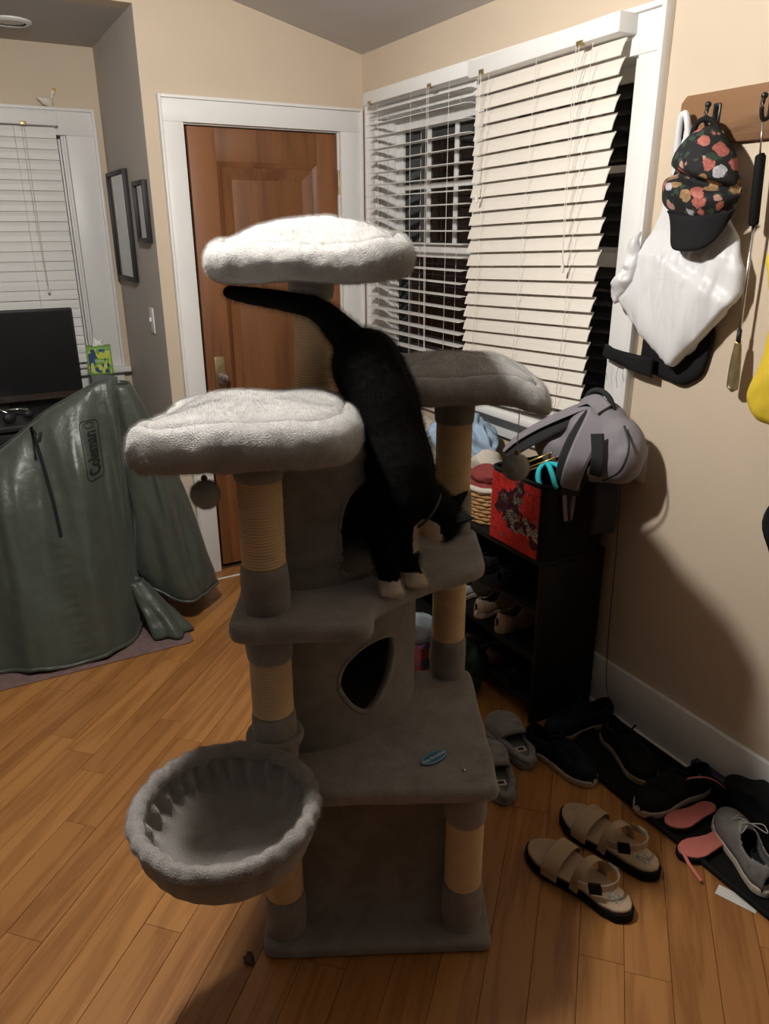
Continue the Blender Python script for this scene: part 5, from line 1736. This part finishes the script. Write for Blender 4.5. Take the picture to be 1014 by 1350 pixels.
# ================================================================== SHOES
def half_w(t, W):
    """half width of a foot outline, t 0 heel .. 1 toe"""
    pts = [(0, .0), (.02, .16), (.08, .30), (.2, .36), (.38, .35), (.55, .42), (.70, .50), (.82, .47), (.92, .34), (.98, .16), (1, 0)]
    for (a, wa), (b_, wb_) in zip(pts[:-1], pts[1:]):
        if a <= t <= b_:
            k = (t-a)/(b_-a)
            return W*(wa+(wb_-wa)*k)
    return 0
def foot_poly(L_, W, side=1, n=40):
    A = []; B_ = []
    for i in range(n+1):
        t = .5-.5*math.cos(PI*i/n)
        h = half_w(t, W)
        bend = .06*W*side*math.sin(PI*min(1, max(0, (t-.2)/.8)))
        x = (t-.5)*L_
        A.append(Vector((x, -h+bend))); B_.append(Vector((x, h+bend)))
    return A[:-1] + list(reversed(B_))[:-1]

def sandal(L_, W, side, loc, rz, label):
    t = empty('sandal', loc, rz, label, 'sandal', 'tan strap sandals')
    P = foot_poly(L_, W, side)
    link('outsole', pad_mesh(P, 0, .030, .006, .0006, 30, 120), M['rubber'], t)
    P2 = [p*.955 for p in P]
    link('footbed', pad_mesh(P2, .028, .039, .005, .0006, 20, 120), M['tan'], t)
    def arch(x0, x1, h, w, name, lift=0, m_='tanstrap', a0=0, a1=1):
        pts = []
        nr = []
        for k in range(17):
            u_ = a0 + (a1-a0)*k/16
            a = PI*u_
            tt_ = (x0+(x1-x0)*u_)/L_+.5
            y = -math.cos(a)*(half_w(tt_, W)+.004)+.05*W*side
            pts.append(Vector((x0+(x1-x0)*u_, y, .022 + lift + (h-.022)*math.sin(a)**.7)))
            nr.append(Vector((0, -math.cos(a), math.sin(a)+.05)))
        return band(name, pts, nr, w, .0035, M[m_], t)
    arch(.20*L_, .16*L_, .072, .050, 'toe_strap')
    arch(-.13*L_, -.05*L_, .100, .026, 'instep_strap')
    heel = []
    for k in range(25):
        a = PI*k/24
        heel.append(Vector((-.10*L_ - .24*L_*math.sin(a), -math.cos(a)*W*.42, .062 + .022*math.sin(a))))
    band('heel_strap', heel, [Vector((p.x+.1*L_, p.y, 0)).normalized() + Vector((0, 0, .15)) for p in heel], .022, .0035, M['tanstrap'], t)
    band('buckle_tab', [heel[3]+Vector((0, -.003, 0)), heel[6]+Vector((-.003, -.003, .002))], (0, -1, .2), .030, .006, M['creamcloth'], t)
    band('buckle_tab', [heel[21]+Vector((0, .003, 0)), heel[18]+Vector((-.003, .003, .002))], (0, 1, .2), .030, .006, M['rubber'], t)
    pt_ = box('logo_patch', -.018, .018, -.013, .013, 0, .0008, M['patch'], t); pt_.location = (-.345*L_, .0, .0392)
    return t
M['tan'] = mat('tan_footbed', (.40, .29, .19), .7, .08, 20, .2, 200)
M['tanstrap'] = mat('tan_webbing', (.44, .32, .20), .8, .08, 20, .3, 260)
M['patch'] = mat('stamped_patch', (.08, .07, .05), .35, .9, 120, col2=(.5, .45, .35))

def shoe(name, L_, W, H, loc, rz, label, upper, solem, lace=None, group=None, side=1, open_=True, tip=None, sole_h=.026, cat_='shoe', tilt=(0, 0), z_heel=1.0):
    t = empty(name, loc, rz, label, cat_, group)
    t.rotation_euler = (tilt[0], tilt[1], rz)
    P = foot_poly(L_, W, side)
    link('sole', pad_mesh(P, 0, sole_h, .007, .0008, 25, 120), solem, t)
    bm = bmesh.new()
    rows = []
    NU, NVv = 44, 28
    hp_ = [(0, .62*z_heel), (.05, .86*z_heel), (.15, .92*z_heel), (.30, .80), (.45, .98), (.55, .88), (.70, .62), (.85, .48), (.95, .36), (1, .20)]
    def hh(t_):
        for (a, wa), (b_, wb_) in zip(hp_[:-1], hp_[1:]):
            if a <= t_ <= b_: return H*(wa+(wb_-wa)*(t_-a)/(b_-a))
        return H*.2
    for i in range(NU+1):
        u_ = i/NU
        x = (u_-.5)*L_*.97
        w = half_w(min(.985, max(.018, u_)), W)*.95
        bend = .06*W*side*math.sin(PI*min(1, max(0, (u_-.2)/.8)))
        row = []
        for j in range(NVv+1):
            a = PI*j/NVv
            cs_ = math.cos(a)
            y = -math.copysign(abs(cs_)**.8, cs_)*w + bend
            z = sole_h - .006 + hh(u_)*math.sin(a)**.65
            row.append(Vector((x, y, z)))
        rows.append(row)
    V = [[bm.verts.new(p) for p in r_] for r_ in rows]
    for i in range(NU):
        for j in range(NVv):
            uu = (i+.5)/NU; vv = (j+.5)/NVv
            if open_ and ((uu-.27)/.215)**2 + ((vv-.5)/.30)**2 < 1: continue
            bm.faces.new((V[i][j], V[i+1][j], V[i+1][j+1], V[i][j+1]))
    bmesh.ops.remove_doubles(bm, verts=bm.verts, dist=1e-5)
    bmesh.ops.recalc_face_normals(bm, faces=bm.faces)
    thicken(bm, .004)
    bmesh.ops.recalc_face_normals(bm, faces=bm.faces)
    for v in bm.verts: v.co += Vector(noise.noise_vector(v.co*40))*.0012
    link('upper', bm, upper, t)
    if open_:
        link('insole', pad_mesh([p*.86 for p in P], sole_h-.002, sole_h+.005, .002, 0, 20, 80), M['blackcloth'], t)
    if lace is not None:
        for k in range(5):
            u_ = .50+.055*k
            x = (u_-.5)*L_
            w = half_w(u_, W)*.42
            z = sole_h + hh(u_) + .001
            s = 1 if k % 2 else -1
            tube('lace', [(x-.006*s, -w, z-.012), (x, 0, z), (x+.006*s, w, z-.012)], .0021, lace, t, seg=6)
        x = 0; z = sole_h+H*.98
        tube('lace_bow', catmull([(x, 0, z), (x-.012, -.03, z+.008), (x-.03, -.035, z-.004), (x-.004, -.004, z+.002), (x-.012, .028, z+.008), (x-.03, .034, z-.006), (x, 0, z)], 6), .0019, lace, t, seg=6)
    if tip is not None:
        rows = []
        bm = bmesh.new()
        for i in range(8):
            u_ = .04*i/8
        for i in range(7):
            u_ = .012 + .10*i/6
            rows.append([])
            w = half_w(u_, W)*.97+.001
            for j in range(15):
                a = PI*(.08+.34*j/14)
                rows[-1].append(Vector(((u_-.5)*L_*.985, -math.cos(a)**.8*w if math.cos(a) > 0 else 0, sole_h-.004+hh(u_)*1.02*math.sin(a)**.65)))
        grid_mesh(bm, rows); bmesh.ops.recalc_face_normals(bm, faces=bm.faces); thicken(bm, .002); fix(bm)
        link('heel_patch', bm, tip, t)
    return t

def aim(dx, dy): return math.atan2(dy, dx)
sandal(.325, .124, -1, (1.192, 1.100, 0), aim(-.075, .30), 'tan strap sandal nearest the cat tree base')
sandal(.325, .124, 1, (1.362, 1.160, 0), aim(-.05, .30), 'tan strap sandal farther back, next to the black tray')

# slippers
M['slip'] = plush('slipper_fleece', (.20, .20, .20), (.30, .30, .29), 300)
def slipper(loc, rz, label):
    t = empty('slipper', loc, rz, label, 'slipper', 'grey fleece slippers')
    L_, W = .27, .118
    P = foot_poly(L_, W, 1)
    link('sole', pad_mesh(P, 0, .030, .010, .002, 30, 120), M['slip'], t)
    bm = bmesh.new(); rows = []
    for i in range(31):
        u_ = .46+.54*i/30
        x = (u_-.5)*L_
        w = half_w(min(.99, u_), W)*1.03
        h = .062*math.sqrt(max(.02, 1-((u_-.5)/.52)**2.2)) if u_ > .5 else .062
        rows.append([Vector((x - .03*math.sin(PI*j/24)*max(0, 1-i/6), -math.cos(PI*j/24)*w, .024+h*math.sin(PI*j/24)**.6)) for j in range(25)])
    grid_mesh(bm, rows); bmesh.ops.remove_doubles(bm, verts=bm.verts, dist=1e-5); bmesh.ops.recalc_face_normals(bm, faces=bm.faces); thicken(bm, .010)
    for v in bm.verts: v.co += Vector(noise.noise_vector(v.co*55))*.003
    bmesh.ops.recalc_face_normals(bm, faces=bm.faces)
    link('vamp', bm, M['slip'], t)
    bm = bmesh.new()
    pts = []
    for k in range(41):
        a = PI*(.5+1.0*k/40)
        u_ = .48 + .46*math.cos(a)
        pts.append(Vector(((u_-.5)*L_, math.sin(a)*half_w(max(.06, u_), W)*.93, .036)))
    bm_tube(bm, pts, .0115, 10); 
    for v in bm.verts: v.co += Vector(noise.noise_vector(v.co*55))*.003
    fix(bm); link('heel_rim', bm, M['slip'], t)
    link('insole', pad_mesh([p*.84 for p in P], .028, .034, .002, .001, 20, 80), mat('slipper_insole', (.12, .12, .12), .9, .1, 40), t)
    tg = box('care_patch', -.012, .012, -.017, .017, 0, .001, M['creamcloth'], t); tg.location = (-.25*L_, 0, .0342)
    box('stamp', -.006, .006, -.010, .010, .001, .0016, M['black'], tg)
    return t
slipper((1.400, 1.645, 0), aim(.05, .246), 'grey fleece slipper beside the cabinet, fully in view')
slipper((1.255, 1.545, 0), aim(.09, .24), 'grey fleece slipper half hidden by the cat tree platform')

# boot tray and shoes on it
tray = empty('boot_tray', (1.66, 1.13, 0), 0, 'black rubber boot tray along the right baseboard', 'tray')
tp = round_poly(rect(-.125, .135, -.47, .44), .03)
link('tray_floor', pad_mesh(tp, 0.0005, .006, .002, .0002, 10, 120), M['rubber'], tray)
tube('tray_rim', [Vector((p.x, p.y, .012)) for p in resample(tp, 140)], .009, M['rubber'], tray, seg=8, closed=True)
M['shoeblack'] = mat('black_knit', (.007, .007, .0075), .85, .3, 60, .4, 200, spec=.2)
M['shoenavy'] = mat('navy_knit', (.008, .010, .020), .85, .3, 60, .4, 200, spec=.2)
M['shoegrey'] = mat('grey_knit', (.16, .15, .145), .8, .12, 50, .4, 240)
M['soletan'] = mat('tan_sole', (.30, .24, .16), .7, .1, 20)
M['solecream'] = mat('cream_sole', (.45, .38, .30), .7, .08, 20)
M['coral'] = mat('coral_pink', (.55, .16, .13), .7, .08, 20)
shoe('sneaker', .285, .108, .085, (1.675, 1.395, .007), aim(-.07, -.27), 'black sneaker with tan sole lying at the far end of the tray', M['shoeblack'], M['soletan'], M['shoeblack'], 'dark sneakers by the tray')
shoe('sneaker', .285, .108, .088, (1.655, 1.190, .007), aim(-.26, .02), 'black sneaker with pale sole in the middle of the tray', M['shoeblack'], M['solecream'], M['shoeblack'], 'dark sneakers by the tray', -1)
shoe('sneaker', .285, .105, .085, (1.475, 1.49, 0), aim(.05, -.28), 'navy sneaker on the floor next to the upright slipper', M['shoenavy'], M['solecream'], M['shoenavy'], 'dark sneakers by the tray')
shoe('sneaker', .285, .105, .088, (1.655, 1.60, .0), aim(-.28, .03), 'navy sneaker pushed against the black cabinet', M['shoenavy'], M['soletan'], M['shoenavy'], 'dark sneakers by the tray', -1)
gs = shoe('sneaker', .30, .105, .085, (1.655, .945, .007), aim(.17, .28), 'grey lace sneaker with cream heel at the near end of the tray', M['shoegrey'], M['solecream'], mat('grey_lace', (.30, .29, .27), .8), None, 1, True, M['solecream'])
# coral sandals with long straps
def pad_sandal(loc, rz, label):
    t = empty('coral_sandal', loc, rz, label, 'sandal', 'coral pink sandals')
    P = foot_poly(.20, .075, 1)
    link('outsole', pad_mesh(P, 0, .014, .004, .0004, 20, 90), M['rubber'], t)
    link('footbed', pad_mesh([p*.94 for p in P], .013, .020, .003, .0004, 20, 90), M['coral'], t)
    return t
c1 = pad_sandal((1.640, 1.112, .0075), aim(-.20, .015), 'coral sandal with its strap crossing the grey sneaker')
band('ankle_strap', catmull([(.06, -.035, .02), (.03, -.05, .05), (-.02, -.06, .085), (-.10, -.03, .085), (-.16, .03, .03)], 6), (0, -.3, .95), .010, .002, M['coral'], c1)
c2 = pad_sandal((1.588, 1.015, .0075), aim(-.16, .02), 'coral sandal nearest the tray edge')
band('ankle_strap', catmull([(.085, .0, .021), (.10, .04, .02), (.10, .09, .004)], 6), (0, 0, 1), .010, .002, M['coral'], c2)
# bag with a brand tab leaning on the baseboard
hb = heap('soft_black_bag', (1.782, .985, .007), (.024, .13, .15), M['blackcloth'], 'soft black bag slumped against the white baseboard', 'bag', 21, .012, 14)
tg = box('flat_box_lid', 1.778, 1.806, 1.105, 1.235, .0065, .075, mat('dark_navy_card', (.012, .018, .04), .5, .1), label='dark flat card box leaning on the baseboard', cat='box', bevel=.001)
box('print_mark', 1.7768, 1.7778, 1.165, 1.205, .038, .050, mat('print_pale', (.30, .32, .37), .5, .3, 90), tg)
pp = box('paper_slip', -.05, .05, -.018, .018, .0004, .0012, mat('paper', (.62, .60, .55), .8, .04), label='white paper slip poking out under the tray', cat='paper')
pp.location = (1.520, .86, 0); pp.rotation_euler = (0, 0, -1.2)
# dry leaf by the tree base
bm = bmesh.new()
lp_ = [(0, 0), (.012, .005), (.010, .014), (.020, .012), (.022, .024), (.012, .022), (.004, .030), (-.004, .020), (-.014, .022), (-.010, .010), (-.016, .0), (-.004, .002)]
rows = [[Vector((x*s, y*s, .003+.010*abs(noise.noise(Vector((x*60, y*60, 2))))*s)) for x, y in lp_] for s in (.05, .5, 1.0)]
grid_mesh(bm, rows, close_v=True, cap0=True); bmesh.ops.recalc_face_normals(bm, faces=bm.faces); thicken(bm, .0008); fix(bm)
lf_ = link('dry_leaf', bm, mat('dry_leaf', (.05, .025, .012), .8, .3, 60), None, loc=(.368, 1.302, .0), rot=(0, 0, 1.0), label='small dry brown leaf at the corner of the tree base', cat='leaf')

# shoes on the cabinet shelves
sc = [('loafer', (1.655, 2.06, .252), 'beige strappy shoe toppled on the middle shelf', mat('beige_suede', (.42, .30, .22), .8, .12, 20), M['solecream'], (0.5, -.25)),
      ('loafer', (1.655, 1.93, .252), 'beige slip-on shoe nearest the cabinet side, middle shelf', mat('pink_suede', (.45, .30, .24), .8, .12, 20), M['soletan'], (0, 0)),
      ('loafer', (1.655, 2.22, .252), 'white canvas shoe on the middle shelf', mat('white_canvas', (.55, .55, .55), .8, .08, 20), M['solecream'], (0, 0)),
      ('loafer', (1.655, 2.36, .252), 'black slip-on shoe on the middle shelf behind the post', M['shoeblack'], M['rubber'], (0, 0)),
      ('wedge_shoe', (1.655, 1.93, .432), 'charcoal flat shoe on the top shelf near the side', M['blackcloth'], M['rubber'], (0, 0)),
      ('wedge_shoe', (1.655, 2.07, .432), 'charcoal flat shoe on the top shelf left of its pair', M['blackcloth'], M['rubber'], (0, 0)),
      ('wedge_shoe', (1.655, 2.12, .077), 'dark brown shoe with tan sole on the bottom shelf', mat('brown_leather', (.06, .028, .016), .5, .15, 20), M['soletan'], (0, 0)),
      ('wedge_shoe', (1.655, 1.98, .077), 'brown patterned shoe on the bottom shelf near the side', mat('rust_leather', (.09, .045, .03), .6, .3, 40), M['rubber'], (0, 0)),
      ('wedge_shoe', (1.655, 1.83, .077), 'black shoe on the bottom shelf against the side panel', M['shoeblack'], M['rubber'], (0, 0))]
for nm, lc, lab, up_, so_, tl2 in sc:
    shoe(nm, .245, .09, .068, lc, aim(1, .03), lab, up_, so_, None, 'shoes on the cabinet shelves', tilt=(0, 0))
